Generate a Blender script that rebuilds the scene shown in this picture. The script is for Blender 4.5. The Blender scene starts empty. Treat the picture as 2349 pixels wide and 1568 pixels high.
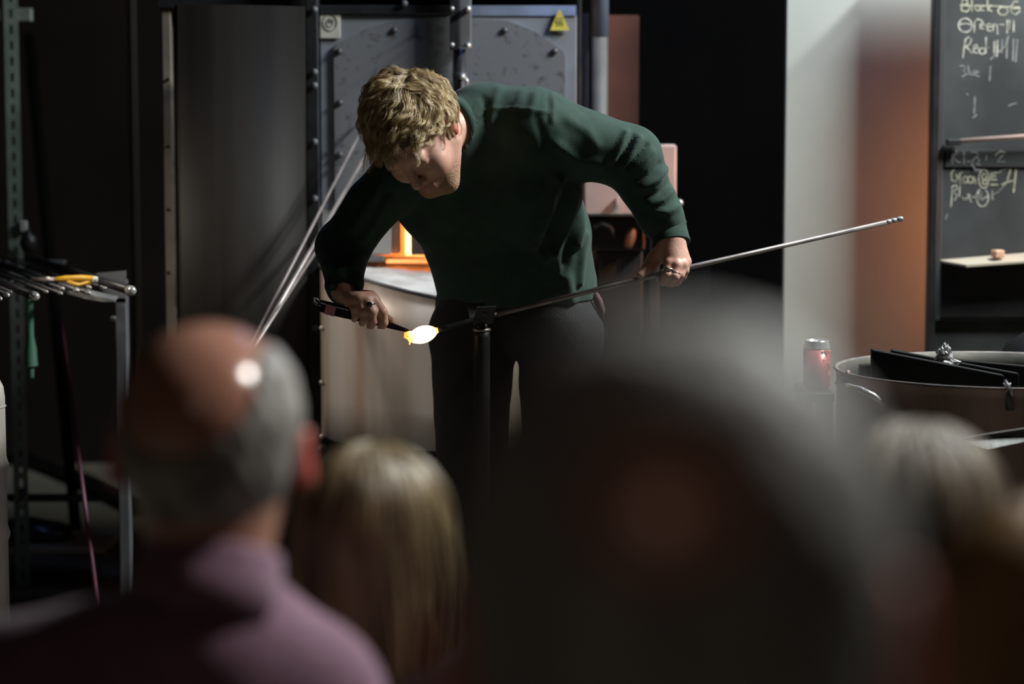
import bpy, math, random
import numpy as np
from mathutils import Vector, Matrix

# ------------------------------------------------------------------ camera, world, lights, exposure
scene = bpy.context.scene
col = scene.collection
IMG_W, IMG_H = 2349.0, 1568.0
LENS = 80.0
FPX = LENS / 36.0 * IMG_W
CAM_Z = 1.47
HORIZON = 250.0
PITCH = math.atan((IMG_H / 2 - HORIZON) / FPX)

cam_d = bpy.data.cameras.new('camera')
cam_d.lens = LENS
cam_d.sensor_width = 36.0
cam_d.sensor_fit = 'HORIZONTAL'
cam_d.clip_start = 0.05
cam_d.dof.use_dof = True
cam_d.dof.focus_distance = 5.0
cam_d.dof.aperture_fstop = 2.15
cam = bpy.data.objects.new('camera', cam_d)
col.objects.link(cam)
cam.location = (0, 0, CAM_Z)
cam.rotation_euler = (math.pi / 2 - PITCH, 0, 0)
scene.camera = cam

scene.view_settings.view_transform = 'Standard'
scene.view_settings.look = 'None'
scene.view_settings.gamma = 1.0
scene.view_settings.use_curve_mapping = False
scene.view_settings.exposure = 0.0

world = bpy.data.worlds.new('world')
scene.world = world
world.use_nodes = True
bg = world.node_tree.nodes['Background']
bg.inputs[0].default_value = (0.50, 0.45, 0.43, 1)
bg.inputs[1].default_value = 0.010


def area_light(name, loc, target, sx, sy, power, color, spread=180):
    d = bpy.data.lights.new(name, 'AREA')
    d.shape = 'RECTANGLE'
    d.size = sx
    d.size_y = sy
    d.energy = power
    d.color = color
    d.spread = math.radians(spread)
    o = bpy.data.objects.new(name, d)
    col.objects.link(o)
    o.location = loc
    o.rotation_euler = (Vector(target) - Vector(loc)).to_track_quat('-Z', 'Y').to_euler()
    return o


def point_light(name, loc, power, color, r=0.05):
    d = bpy.data.lights.new(name, 'POINT')
    d.energy = power
    d.color = color
    d.shadow_soft_size = r
    o = bpy.data.objects.new(name, d)
    col.objects.link(o)
    o.location = loc
    return o


# row of stage lamps high on the right
area_light('stage_lamp_row', (2.38, 5.16, 3.4), (0.2, 5.5, 1.2), 0.95, 0.10, 225, (0.95, 1.0, 0.97))
# lamp over the right of the audience, pointing back at them
area_light('audience_lamp', (1.47, 2.42, 2.80), (0.05, 1.45, 1.05), 0.2, 0.2, 15, (1.0, 0.97, 0.92), 100)
# added weak warm fill from the left that brightens the furnace drum
area_light('drum_fill_light', (-1.55, 5.4, 1.75), (-0.30, 6.0, 0.75), 0.25, 0.25, 2.0, (1.0, 0.88, 0.76), 60)
# dim house light behind the camera
area_light('house_lamp', (-0.5, -1.1, 2.7), (-0.05, 1.8, 1.0), 0.8, 0.8, 0.8, (1.0, 0.66, 0.50), 130)
# added orange spot that tints the control cabinet and the panel behind
area_light('cabinet_orange_fill', (0.75, 5.3, 3.0), (0.37, 6.32, 1.20), 0.08, 0.08, 0.65, (1.0, 0.36, 0.16), 17)
# dim blue work lamp above the furnace
area_light('blue_work_lamp', (0.45, 5.75, 3.1), (0.25, 6.2, 1.6), 0.3, 0.2, 9, (0.25, 0.45, 1.0))
# open furnace mouth behind the chalkboard
point_light('furnace_mouth_glow', (1.62, 6.28, 1.18), 34, (1.0, 0.32, 0.09), 0.10)

# ------------------------------------------------------------------ helpers
rnd = random.Random(7)
nrg = np.random.RandomState(11)


def P(px, py, Y):
    x = (px - IMG_W / 2) / FPX
    y = -(py - IMG_H / 2) / FPX
    dy = math.cos(PITCH) + y * math.sin(PITCH)
    dz = -math.sin(PITCH) + y * math.cos(PITCH)
    t = Y / dy
    return np.array([x * t, Y, CAM_Z + dz * t])


def PZ(px, py, z):
    """point on the pixel's ray at height z"""
    a = P(px, py, 1.0)
    d = a - np.array([0, 0, CAM_Z])
    t = (z - CAM_Z) / d[2]
    return np.array([0, 0, CAM_Z]) + d * t


def unit(v):
    v = np.asarray(v, float)
    return v / (np.linalg.norm(v) + 1e-12)


def woff(o):
    v = np.zeros(3)
    while o is not None:
        v = v + np.array(o.location)
        o = o.parent
    return v


def tag(o, label=None, cat=None, group=None, kind=None):
    if label: o['label'] = label
    if cat: o['category'] = cat
    if group: o['group'] = group
    if kind: o['kind'] = kind
    return o


def thing(name, label, cat, loc, group=None):
    o = bpy.data.objects.new(name, None)
    o.empty_display_size = 0.05
    col.objects.link(o)
    o.location = tuple(float(c) for c in loc)
    return tag(o, label, cat, group)


def mesh_object(name, verts, faces, mat, parent=None, smooth=False, base=False):
    verts = np.asarray(verts, float)
    if parent is not None:
        off = woff(parent)
    else:
        off = np.array([(verts[:, 0].min() + verts[:, 0].max()) / 2, (verts[:, 1].min() + verts[:, 1].max()) / 2, verts[:, 2].min()])
    me = bpy.data.meshes.new(name)
    me.from_pydata([tuple(v) for v in (verts - off)], [], faces)
    me.update()
    if smooth:
        me.polygons.foreach_set('use_smooth', [True] * len(me.polygons))
    if mat:
        me.materials.append(mat)
    o = bpy.data.objects.new(name, me)
    col.objects.link(o)
    if parent is not None:
        o.parent = parent
    else:
        o.location = tuple(off)
    return o


class MB:
    def __init__(self):
        self.v = []
        self.f = []

    def add(self, verts, faces):
        n = len(self.v)
        self.v.extend([tuple(float(c) for c in p) for p in verts])
        self.f.extend([tuple(i + n for i in f) for f in faces])
        return self

    def box(self, c, s, R=None):
        c = np.asarray(c, float)
        h = np.asarray(s, float) / 2
        vs = []
        for sx in (-1, 1):
            for sy in (-1, 1):
                for sz in (-1, 1):
                    p = np.array([sx * h[0], sy * h[1], sz * h[2]])
                    if R is not None:
                        p = R @ p
                    vs.append(c + p)
        return self.add(vs, [(0, 1, 3, 2), (4, 6, 7, 5), (0, 4, 5, 1), (2, 3, 7, 6), (0, 2, 6, 4), (1, 5, 7, 3)])

    def bbox(self, c, s, bev=0.004, R=None):
        """box with chamfered edges"""
        c = np.asarray(c, float)
        h = np.asarray(s, float) / 2
        b = min(bev, 0.45 * h.min() * 2 * 0.5)
        vs, idx = [], {}
        for sx in (-1, 1):
            for sy in (-1, 1):
                for sz in (-1, 1):
                    for ax in range(3):
                        p = np.array([sx * (h[0] - b), sy * (h[1] - b), sz * (h[2] - b)])
                        p[ax] += b * (sx, sy, sz)[ax]
                        if R is not None:
                            p = R @ p
                        idx[(sx, sy, sz, ax)] = len(vs)
                        vs.append(c + p)
        fs = []
        S = (-1, 1)
        for s in S:
            fs.append([idx[(s, a, b2, 0)] for a, b2 in ((-1, -1), (1, -1), (1, 1), (-1, 1))][::s])
            fs.append([idx[(a, s, b2, 1)] for a, b2 in ((-1, -1), (-1, 1), (1, 1), (1, -1))][::s])
            fs.append([idx[(a, b2, s, 2)] for a, b2 in ((-1, -1), (1, -1), (1, 1), (-1, 1))][::s])
        for a in S:
            for b2 in S:
                fs.append([idx[(a, b2, -1, 0)], idx[(a, b2, 1, 0)], idx[(a, b2, 1, 1)], idx[(a, b2, -1, 1)]])
                fs.append([idx[(a, -1, b2, 0)], idx[(a, 1, b2, 0)], idx[(a, 1, b2, 2)], idx[(a, -1, b2, 2)]])
                fs.append([idx[(-1, a, b2, 1)], idx[(1, a, b2, 1)], idx[(1, a, b2, 2)], idx[(-1, a, b2, 2)]])
                for c2 in S:
                    fs.append([idx[(a, b2, c2, 0)], idx[(a, b2, c2, 1)], idx[(a, b2, c2, 2)]])
        return self.add(vs, fs)

    def tube(self, pts, r, n=10, caps=True, closed=False, flat=None):
        pts = [np.asarray(p, float) for p in pts]
        m = len(pts)
        rr = r if hasattr(r, '__len__') else [r] * m
        # tangents
        T = []
        for i in range(m):
            if closed:
                t = pts[(i + 1) % m] - pts[i - 1]
            else:
                t = pts[min(i + 1, m - 1)] - pts[max(i - 1, 0)]
            T.append(unit(t))
        a = np.array([0, 0, 1.0]) if abs(T[0][2]) < 0.9 else np.array([1.0, 0, 0])
        u = unit(np.cross(T[0], a))
        vs, fs = [], []
        for i in range(m):
            u = unit(u - T[i] * np.dot(u, T[i]))
            w = np.cross(T[i], u)
            for k in range(n):
                ang = 2 * math.pi * k / n
                vs.append(pts[i] + rr[i] * (math.cos(ang) * u + math.sin(ang) * w))
        for i in range(m if closed else m - 1):
            j = (i + 1) % m
            for k in range(n):
                l = (k + 1) % n
                fs.append((i * n + k, i * n + l, j * n + l, j * n + k))
        if caps and not closed:
            fs.append(tuple(range(n))[::-1])
            fs.append(tuple((m - 1) * n + k for k in range(n)))
        return self.add(vs, fs)

    def lathe(self, prof, c, axis=(0, 0, 1), n=32, caps=True):
        """prof: list of (r, h) along axis from c"""
        c = np.asarray(c, float)
        ax = unit(axis)
        a = np.array([0, 0, 1.0]) if abs(ax[2]) < 0.9 else np.array([1.0, 0, 0])
        u = unit(np.cross(ax, a))
        w = np.cross(ax, u)
        vs, fs = [], []
        for r, h in prof:
            for k in range(n):
                ang = 2 * math.pi * k / n
                vs.append(c + ax * h + r * (math.cos(ang) * u + math.sin(ang) * w))
        for i in range(len(prof) - 1):
            for k in range(n):
                l = (k + 1) % n
                fs.append((i * n + k, i * n + l, (i + 1) * n + l, (i + 1) * n + k))
        if caps:
            if prof[0][0] > 1e-6: fs.append(tuple(range(n))[::-1])
            if prof[-1][0] > 1e-6: fs.append(tuple((len(prof) - 1) * n + k for k in range(n)))
        return self.add(vs, fs)

    def prism(self, poly, thick):
        """poly: 3d points of a planar outline; thick: extrusion vector"""
        poly = [np.asarray(p, float) for p in poly]
        n = len(poly)
        t = np.asarray(thick, float)
        vs = poly + [p + t for p in poly]
        fs = [tuple(range(n)), tuple(range(2 * n - 1, n - 1, -1))]
        for i in range(n):
            j = (i + 1) % n
            fs.append((i, i + n, j + n, j))
        return self.add(vs, fs)

    def build(self, name, mat, parent=None, smooth=False):
        return mesh_object(name, self.v, self.f, mat, parent, smooth)


def pbox(x0, y0, x1, y1, Y, depth, bev=0.003, mb=None):
    """axis aligned slab whose front face at distance Y spans the given outline"""
    a = P((x0 + x1) / 2, y0, Y)
    b = P((x0 + x1) / 2, y1, Y)
    ym = (y0 + y1) / 2
    l = P(x0, ym, Y)[0]
    r = P(x1, ym, Y)[0]
    mb = mb or MB()
    return mb.bbox(((l + r) / 2, Y + depth / 2, (a[2] + b[2]) / 2), (r - l, depth, a[2] - b[2]), bev)


def auto_smooth(o, ang=35):
    me = o.data
    me.polygons.foreach_set('use_smooth', [True] * len(me.polygons))
    try:
        me.set_sharp_from_angle(angle=math.radians(ang))
    except Exception:
        pass
    return o


# ------------------------------------------------------------------ materials
MATS = {}


def mat(name, c1, c2=None, rough=0.6, metal=0.0, scale=8.0, stretch=(1, 1, 1), bump=0.0, bscale=None, spec=0.5,
        emit=None, estr=0.0, sss=0.0, lo=0.35, hi=0.65, sheen=0.0, aniso=0.0, trans=0.0, detail=5, rvar=0.0, coat=0.0):
    if name in MATS:
        return MATS[name]
    m = bpy.data.materials.new(name)
    m.use_nodes = True
    nt = m.node_tree
    b = nt.nodes['Principled BSDF']
    b.inputs['Roughness'].default_value = rough
    b.inputs['Metallic'].default_value = metal
    b.inputs['Specular IOR Level'].default_value = spec
    b.inputs['Anisotropic'].default_value = aniso
    b.inputs['Coat Weight'].default_value = coat
    b.inputs['Transmission Weight'].default_value = trans
    if sheen:
        b.inputs['Sheen Weight'].default_value = sheen
    if sss:
        b.inputs['Subsurface Weight'].default_value = sss
        b.inputs['Subsurface Radius'].default_value = (0.012, 0.004, 0.002)
        b.inputs['Subsurface Scale'].default_value = 1.0
    c2 = c2 or tuple(c * 0.8 for c in c1)
    tc = nt.nodes.new('ShaderNodeTexCoord')
    mp = nt.nodes.new('ShaderNodeMapping')
    mp.inputs['Scale'].default_value = stretch
    nt.links.new(tc.outputs['Object'], mp.inputs['Vector'])
    nz = nt.nodes.new('ShaderNodeTexNoise')
    nz.inputs['Scale'].default_value = scale
    nz.inputs['Detail'].default_value = detail
    nt.links.new(mp.outputs['Vector'], nz.inputs['Vector'])
    cr = nt.nodes.new('ShaderNodeValToRGB')
    cr.color_ramp.elements[0].position = lo
    cr.color_ramp.elements[1].position = hi
    cr.color_ramp.elements[0].color = (*c1, 1)
    cr.color_ramp.elements[1].color = (*c2, 1)
    nt.links.new(nz.outputs['Fac'], cr.inputs['Fac'])
    nt.links.new(cr.outputs['Color'], b.inputs['Base Color'])
    if rvar:
        mr = nt.nodes.new('ShaderNodeMapRange')
        mr.inputs['To Min'].default_value = max(0.02, rough - rvar)
        mr.inputs['To Max'].default_value = min(1, rough + rvar)
        nt.links.new(nz.outputs['Fac'], mr.inputs['Value'])
        nt.links.new(mr.outputs['Result'], b.inputs['Roughness'])
    if bump:
        n2 = nt.nodes.new('ShaderNodeTexNoise')
        n2.inputs['Scale'].default_value = bscale or scale * 4
        n2.inputs['Detail'].default_value = 4
        nt.links.new(mp.outputs['Vector'], n2.inputs['Vector'])
        bp = nt.nodes.new('ShaderNodeBump')
        bp.inputs['Strength'].default_value = bump
        bp.inputs['Distance'].default_value = 0.01
        nt.links.new(n2.outputs['Fac'], bp.inputs['Height'])
        nt.links.new(bp.outputs['Normal'], b.inputs['Normal'])
    if emit:
        b.inputs['Emission Color'].default_value = (*emit, 1)
        b.inputs['Emission Strength'].default_value = estr
    MATS[name] = m
    return m


M_floor = mat('floor_concrete', (0.20, 0.183, 0.142), (0.155, 0.142, 0.112), 0.8, scale=3, bump=0.1)
M_wall = mat('wall_black', (0.003, 0.0028, 0.0028), (0.002, 0.002, 0.0024), 0.95, scale=2, spec=0.03)
M_wallbrown = mat('wall_brown', (0.013, 0.0095, 0.0075), (0.009, 0.007, 0.006), 0.9, scale=2, spec=0.08)
M_ceiling = mat('ceiling_black', (0.02, 0.02, 0.02), None, 0.9)
M_panel = mat('partition_white', (0.36, 0.385, 0.37), (0.31, 0.33, 0.30), 0.55, scale=2.5, stretch=(1, 1, 0.6), rvar=0.05)
M_blackmetal = mat('black_metal', (0.012, 0.012, 0.014), (0.022, 0.022, 0.024), 0.45, 0.3, scale=14)
M_darkmetal = mat('dark_metal', (0.05, 0.05, 0.055), (0.08, 0.08, 0.085), 0.45, 0.6, scale=20)
M_greymetal = mat('grey_painted_metal', (0.10, 0.10, 0.11), (0.13, 0.13, 0.14), 0.55, 0.2, scale=12)
M_steel = mat('bright_steel', (0.62, 0.60, 0.58), (0.48, 0.47, 0.46), 0.25, 0.55, scale=30)
M_pipe = mat('pipe_steel', (0.36, 0.32, 0.30), (0.22, 0.195, 0.19), 0.4, 0.55, scale=25)
M_plate = mat('furnace_plate', (0.26, 0.275, 0.31), (0.20, 0.21, 0.235), 0.5, 0.35, scale=9, rvar=0.08, lo=0.4, hi=0.7)
M_plate2 = mat('furnace_plate_sooty', (0.18, 0.183, 0.195), (0.095, 0.096, 0.10), 0.5, 0.35, scale=42, lo=0.56, hi=0.70, rvar=0.08)
M_flange = mat('furnace_flange', (0.16, 0.17, 0.20), (0.11, 0.115, 0.13), 0.4, 0.5, scale=10)
M_drum = mat('drum_painted_reflections', (0.47, 0.43, 0.40), (0.30, 0.225, 0.17), 0.45, 0.35, scale=11, stretch=(1, 0.6, 0.02), lo=0.40, hi=0.66, detail=2)  # brown vertical streaks are reflections painted into the steel colour
M_shield = mat('dark_shield', (0.017, 0.0145, 0.0115), (0.006, 0.005, 0.0042), 0.55, 0.1, spec=0.12, scale=14, stretch=(1, 1, 0.015), lo=0.3, hi=0.7)
M_strip = mat('tan_strip', (0.26, 0.22, 0.17), (0.18, 0.155, 0.125), 0.6, 0.3, scale=10)
M_fibre = mat('ceramic_fibre', (0.50, 0.50, 0.49), (0.30, 0.28, 0.275), 0.95, scale=9, bump=0.5, bscale=30)
M_hot = mat('hot_core', (0.9, 0.5, 0.2), None, 0.9, emit=(1.0, 0.42, 0.11), estr=9.0)
M_brick = mat('refractory_brick', (0.55, 0.45, 0.38), (0.42, 0.33, 0.27), 0.9, scale=18, bump=0.4)
M_darkbrick = mat('sooty_brick', (0.09, 0.06, 0.055), (0.05, 0.04, 0.04), 0.9, scale=18, bump=0.4)
M_sticker = mat('sticker_paper', (0.45, 0.43, 0.36), (0.36, 0.34, 0.29), 0.7, scale=12)
M_stickerprint = mat('sticker_print', (0.22, 0.21, 0.20), None, 0.7)
M_yellow = mat('warning_yellow', (0.62, 0.52, 0.09), (0.48, 0.40, 0.07), 0.5, scale=20)
M_yellowprint = mat('warning_print', (0.22, 0.20, 0.05), None, 0.5)
M_blue_pipe = mat('pipe_blue', (0.20, 0.24, 0.32), (0.16, 0.19, 0.26), 0.5, 0.3)
M_grey_pipe = mat('pipe_grey', (0.13, 0.125, 0.12), (0.095, 0.09, 0.085), 0.6, 0.2, scale=10)
M_rust = mat('rust_panel', (0.15, 0.047, 0.027), (0.10, 0.032, 0.02), 0.7, scale=6)
M_cabinet = mat('cabinet_grey', (0.30, 0.27, 0.265), (0.25, 0.225, 0.22), 0.5, 0.1, scale=4)
M_copper = mat('copper', (0.70, 0.36, 0.24), (0.52, 0.26, 0.17), 0.35, 1.0, scale=12)
M_board = mat('chalkboard_slate', (0.019, 0.0215, 0.023), (0.062, 0.067, 0.071), 0.75, scale=5, lo=0.40, hi=0.85, detail=7)
M_boarddark = mat('chalkboard_clean', (0.020, 0.021, 0.022), (0.028, 0.029, 0.030), 0.75, scale=5)
M_chalk = mat('chalk', (0.50, 0.49, 0.42), (0.22, 0.22, 0.20), 0.95, scale=60)
M_chalkpale = mat('chalk_faded', (0.24, 0.245, 0.24), (0.13, 0.135, 0.135), 0.95, scale=60)
M_chalkyellow = mat('chalk_yellow', (0.46, 0.445, 0.34), (0.20, 0.195, 0.15), 0.95, scale=60)
M_tray = mat('tray_wood', (0.42, 0.37, 0.29), (0.32, 0.28, 0.22), 0.6, scale=8, stretch=(0.2, 1, 1))
M_copperbar = mat('bar_pinkish', (0.60, 0.42, 0.36), (0.48, 0.33, 0.28), 0.45, 0.3)
M_block = mat('block_wood', (0.62, 0.38, 0.24), (0.5, 0.3, 0.19), 0.7, scale=14)
M_shirt = mat('shirt_green', (0.028, 0.058, 0.045), (0.021, 0.045, 0.035), 0.85, scale=30, bump=0.10, bscale=320, sheen=0.08, spec=0.25)
M_trousers = mat('trousers_black', (0.020, 0.020, 0.021), (0.013, 0.013, 0.014), 0.9, scale=30, bump=0.2, bscale=200)
M_belt = mat('pocket_grey', (0.085, 0.078, 0.076), (0.055, 0.05, 0.05), 0.85, scale=30)
M_shoe = mat('shoe_black', (0.02, 0.018, 0.016), None, 0.5)
M_skin = mat('skin', (0.60, 0.35, 0.27), (0.52, 0.27, 0.20), 0.5, scale=14, sss=0.12, bump=0.05, bscale=160)
M_beardskin = mat('skin_bearded', (0.44, 0.25, 0.15), (0.34, 0.18, 0.10), 0.75, scale=120, bump=0.4, bscale=300)
M_lips = mat('lips', (0.45, 0.19, 0.16), None, 0.5)
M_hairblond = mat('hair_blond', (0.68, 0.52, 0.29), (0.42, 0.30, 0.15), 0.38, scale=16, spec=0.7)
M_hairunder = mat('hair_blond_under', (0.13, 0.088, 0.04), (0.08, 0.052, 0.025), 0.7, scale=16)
M_scalp = mat('scalp', (0.50, 0.26, 0.19), (0.42, 0.20, 0.14), 0.2, scale=10, sss=0.1, spec=0.8)
M_ear = mat('ear_skin_backlit', (0.62, 0.16, 0.12), (0.55, 0.12, 0.10), 0.5, scale=10, sss=0.5)  # red of the backlit ears put into the base colour
M_greyhair = mat('hair_grey', (0.36, 0.34, 0.315), (0.15, 0.135, 0.125), 0.6, scale=40, stretch=(1, 1, 0.3), bump=0.6, bscale=90)
M_greyhair2 = mat('hair_grey_dark', (0.33, 0.33, 0.31), (0.20, 0.20, 0.19), 0.6, scale=40, stretch=(1, 1, 0.3), bump=0.6, bscale=90)
M_purple = mat('sweater_purple', (0.24, 0.13, 0.19), (0.19, 0.10, 0.15), 0.9, scale=40, bump=0.3, bscale=160, sheen=0.2)
M_blackcloth = mat('black_cloth', (0.018, 0.012, 0.014), (0.012, 0.009, 0.010), 0.9, scale=20)
M_navy = mat('blue_grey_cloth', (0.09, 0.105, 0.15), (0.07, 0.08, 0.12), 0.9, scale=20)
M_browncloth = mat('brown_cloth', (0.05, 0.03, 0.022), (0.035, 0.02, 0.016), 0.9, scale=20)
M_childhair = mat('hair_straw', (0.42, 0.32, 0.17), (0.07, 0.045, 0.024), 0.38, scale=30, stretch=(1, 1, 0.12), lo=0.3, hi=0.7)
M_womanhair = mat('hair_ash', (0.22, 0.18, 0.12), (0.07, 0.05, 0.035), 0.5, scale=26, stretch=(1, 1, 0.15), lo=0.3, hi=0.7)
M_auburn = mat('hair_auburn', (0.34, 0.22, 0.10), (0.16, 0.09, 0.04), 0.45, scale=26, stretch=(1, 1, 0.15), lo=0.3, hi=0.7)
M_glass_hot = None
M_rack = mat('upright_green_grey', (0.20, 0.24, 0.21), (0.14, 0.165, 0.145), 0.6, 0.3, scale=14)
M_keg = mat('keg_steel', (0.62, 0.59, 0.53), (0.40, 0.37, 0.32), 0.5, 0.3, scale=9, stretch=(1, 1, 0.4), bump=0.15)
M_kegred = mat('keg_red_mark', (0.42, 0.10, 0.04), (0.30, 0.08, 0.04), 0.7, scale=25)
M_green = mat('green_plastic', (0.055, 0.15, 0.10), (0.04, 0.11, 0.075), 0.5, scale=12)
M_pink = mat('pink_rod', (0.16, 0.05, 0.085), (0.12, 0.035, 0.065), 0.5, scale=12)
M_shearyellow = mat('shear_yellow', (0.72, 0.42, 0.03), (0.62, 0.34, 0.02), 0.4, scale=20)
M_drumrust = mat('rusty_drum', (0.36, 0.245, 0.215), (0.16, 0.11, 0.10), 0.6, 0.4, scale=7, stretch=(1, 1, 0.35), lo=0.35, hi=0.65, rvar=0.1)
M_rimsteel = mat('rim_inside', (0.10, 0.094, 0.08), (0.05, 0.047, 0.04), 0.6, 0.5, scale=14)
M_can = mat('can_red', (0.38, 0.10, 0.095), (0.30, 0.08, 0.078), 0.35, 0.3, scale=10)
M_canprint = mat('can_print', (0.66, 0.34, 0.30), None, 0.4, 0.2)
M_foil = mat('foil', (0.85, 0.85, 0.86), (0.5, 0.5, 0.51), 0.2, 0.25, scale=90, lo=0.45, hi=0.6)
M_tape = mat('pink_tape', (0.62, 0.26, 0.29), (0.55, 0.22, 0.25), 0.6)
M_ring = mat('silver_ring', (0.62, 0.58, 0.52), (0.25, 0.23, 0.21), 0.25, 1.0, scale=90)
M_conduit = mat('conduit', (0.05, 0.043, 0.028), None, 0.6)


def bolt_mesh(name, r, h, mtl):
    b = MB().lathe([(r, 0), (r, h * 0.55), (r * 0.75, h * 0.9), (0.0001, h)], (0, 0, 0), (0, -1, 0), 10)
    me = bpy.data.meshes.new(name)
    me.from_pydata(b.v, [], b.f)
    me.polygons.foreach_set('use_smooth', [True] * len(me.polygons))
    me.materials.append(mtl)
    return me


def put(name, me, parent, loc):
    o = bpy.data.objects.new(name, me)
    col.objects.link(o)
    o.parent = parent
    o.location = tuple(np.asarray(loc, float) - woff(parent))
    return o


# ------------------------------------------------------------------ signed distance modelling
class Field:
    def __init__(self, lo, hi, h):
        lo, hi = np.minimum(lo, hi), np.maximum(lo, hi)
        self.lo = np.asarray(lo, float)
        self.h = h
        n = np.ceil((np.asarray(hi, float) - self.lo) / h).astype(int) + 1
        self.n = n
        self.d = np.full(tuple(n), 0.5, np.float32)

    def _sub(self, lo, hi):
        a = np.maximum(np.floor((lo - self.lo) / self.h).astype(int), 0)
        b = np.minimum(np.ceil((hi - self.lo) / self.h).astype(int) + 1, self.n)
        if (b <= a).any():
            return None
        ax = [self.lo[i] + self.h * np.arange(a[i], b[i]) for i in range(3)]
        X, Y, Z = np.meshgrid(*ax, indexing='ij')
        return (slice(a[0], b[0]), slice(a[1], b[1]), slice(a[2], b[2])), np.stack([X, Y, Z], -1)

    def _mix(self, sl, d, k, mode):
        f = self.d[sl]
        if mode == 'sub':
            f = -f
        if k > 0:
            h = np.clip(0.5 + 0.5 * (f - d) / k, 0, 1)
            r = f * (1 - h) + d * h - k * h * (1 - h)
        else:
            r = np.minimum(f, d)
        self.d[sl] = -r if mode == 'sub' else r

    def cone(self, a, ra, b, rb, k=0.02, mode='add'):
        a = np.asarray(a, float)
        b = np.asarray(b, float)
        m = max(ra, rb) + k + 4 * self.h
        s = self._sub(np.minimum(a, b) - m, np.maximum(a, b) + m)
        if s is None: return self
        sl, p = s
        ab = b - a
        L2 = max(np.dot(ab, ab), 1e-9)
        t = np.clip(((p - a) @ ab) / L2, 0, 1)
        q = p - a - t[..., None] * ab
        d = np.sqrt((q * q).sum(-1)) - (ra + (rb - ra) * t)
        self._mix(sl, d, k, mode)
        return self

    def chain(self, pts, rs, k=0.02, mode='add'):
        for i in range(len(pts) - 1):
            self.cone(pts[i], rs[i], pts[i + 1], rs[i + 1], k, mode)
        return self

    def ball(self, c, r, k=0.02, mode='add'):
        return self.cone(c, r, np.asarray(c, float) + 1e-4, r, k, mode)

    def ell(self, c, rad, R=None, k=0.02, mode='add'):
        """R rows are the local axes"""
        c = np.asarray(c, float)
        rad = np.asarray(rad, float)
        m = rad.max() + k + 4 * self.h
        s = self._sub(c - m, c + m)
        if s is None: return self
        sl, p = s
        q = p - c
        if R is not None:
            q = q @ np.asarray(R, float).T
        k0 = np.sqrt(((q / rad) ** 2).sum(-1))
        k1 = np.sqrt(((q / rad ** 2) ** 2).sum(-1)) + 1e-9
        d = k0 * (k0 - 1) / k1
        d = np.where(k0 < 1e-3, -rad.min(), d)
        self._mix(sl, d, k, mode)
        return self

    def cut(self, point, normal):
        """remove everything on the side the normal points to"""
        ax = [self.lo[i] + self.h * np.arange(self.n[i]) for i in range(3)]
        nrm = unit(normal)
        d = (ax[0][:, None, None] - point[0]) * nrm[0] + (ax[1][None, :, None] - point[1]) * nrm[1] + (ax[2][None, None, :] - point[2]) * nrm[2]
        self.d = np.maximum(self.d, d.astype(np.float32))
        return self

    def mesh(self):
        f = self.d
        s = f < 0
        nx, ny, nz = f.shape
        cs = np.zeros((nx - 1, ny - 1, nz - 1), np.int8)
        for i in (0, 1):
            for j in (0, 1):
                for k in (0, 1):
                    cs += s[i:nx - 1 + i, j:ny - 1 + j, k:nz - 1 + k]
        act = (cs > 0) & (cs < 8)
        I = np.argwhere(act)
        idx = np.full(act.shape, -1, np.int64)
        idx[tuple(I.T)] = np.arange(len(I))
        acc = np.zeros((len(I), 3))
        cnt = np.zeros(len(I))
        corners = [(i, j, k) for i in (0, 1) for j in (0, 1) for k in (0, 1)]
        for a in corners:
            for ax in range(3):
                if a[ax] == 1: continue
                b = list(a)
                b[ax] = 1
                va = f[I[:, 0] + a[0], I[:, 1] + a[1], I[:, 2] + a[2]]
                vb = f[I[:, 0] + b[0], I[:, 1] + b[1], I[:, 2] + b[2]]
                c = (va < 0) != (vb < 0)
                t = np.where(c, va / np.where(c, va - vb, 1), 0)
                pos = np.repeat(np.array(a, float)[None], len(I), 0)
                pos[:, ax] += t
                acc[c] += pos[c]
                cnt[c] += 1
        V = self.lo + self.h * (I + acc / cnt[:, None])
        F = []
        for ax in range(3):
            o1, o2 = [(1, 2), (2, 0), (0, 1)][ax]
            sa = [slice(None)] * 3
            sb = [slice(None)] * 3
            sa[ax] = slice(0, -1)
            sb[ax] = slice(1, None)
            ch = s[tuple(sa)] != s[tuple(sb)]
            E = np.argwhere(ch)
            ok = (E[:, o1] > 0) & (E[:, o2] > 0) & (E[:, o1] < f.shape[o1] - 1) & (E[:, o2] < f.shape[o2] - 1)
            E = E[ok]
            def cell(d1, d2):
                e = E.copy()
                e[:, o1] += d1
                e[:, o2] += d2
                return idx[tuple(e.T)]
            q = np.stack([cell(-1, -1), cell(0, -1), cell(0, 0), cell(-1, 0)], 1)
            inside = s[tuple(E.T)]
            q[~inside] = q[~inside][:, ::-1]
            F.append(q)
        F = np.concatenate(F)
        F = F[(F >= 0).all(1)]
        return V, F


def normals(V, F):
    n = np.cross(V[F[:, 2]] - V[F[:, 0]], V[F[:, 3]] - V[F[:, 1]])
    N = np.zeros_like(V)
    for i in range(4):
        np.add.at(N, F[:, i], n)
    return N / (np.linalg.norm(N, axis=1, keepdims=True) + 1e-12)


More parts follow.
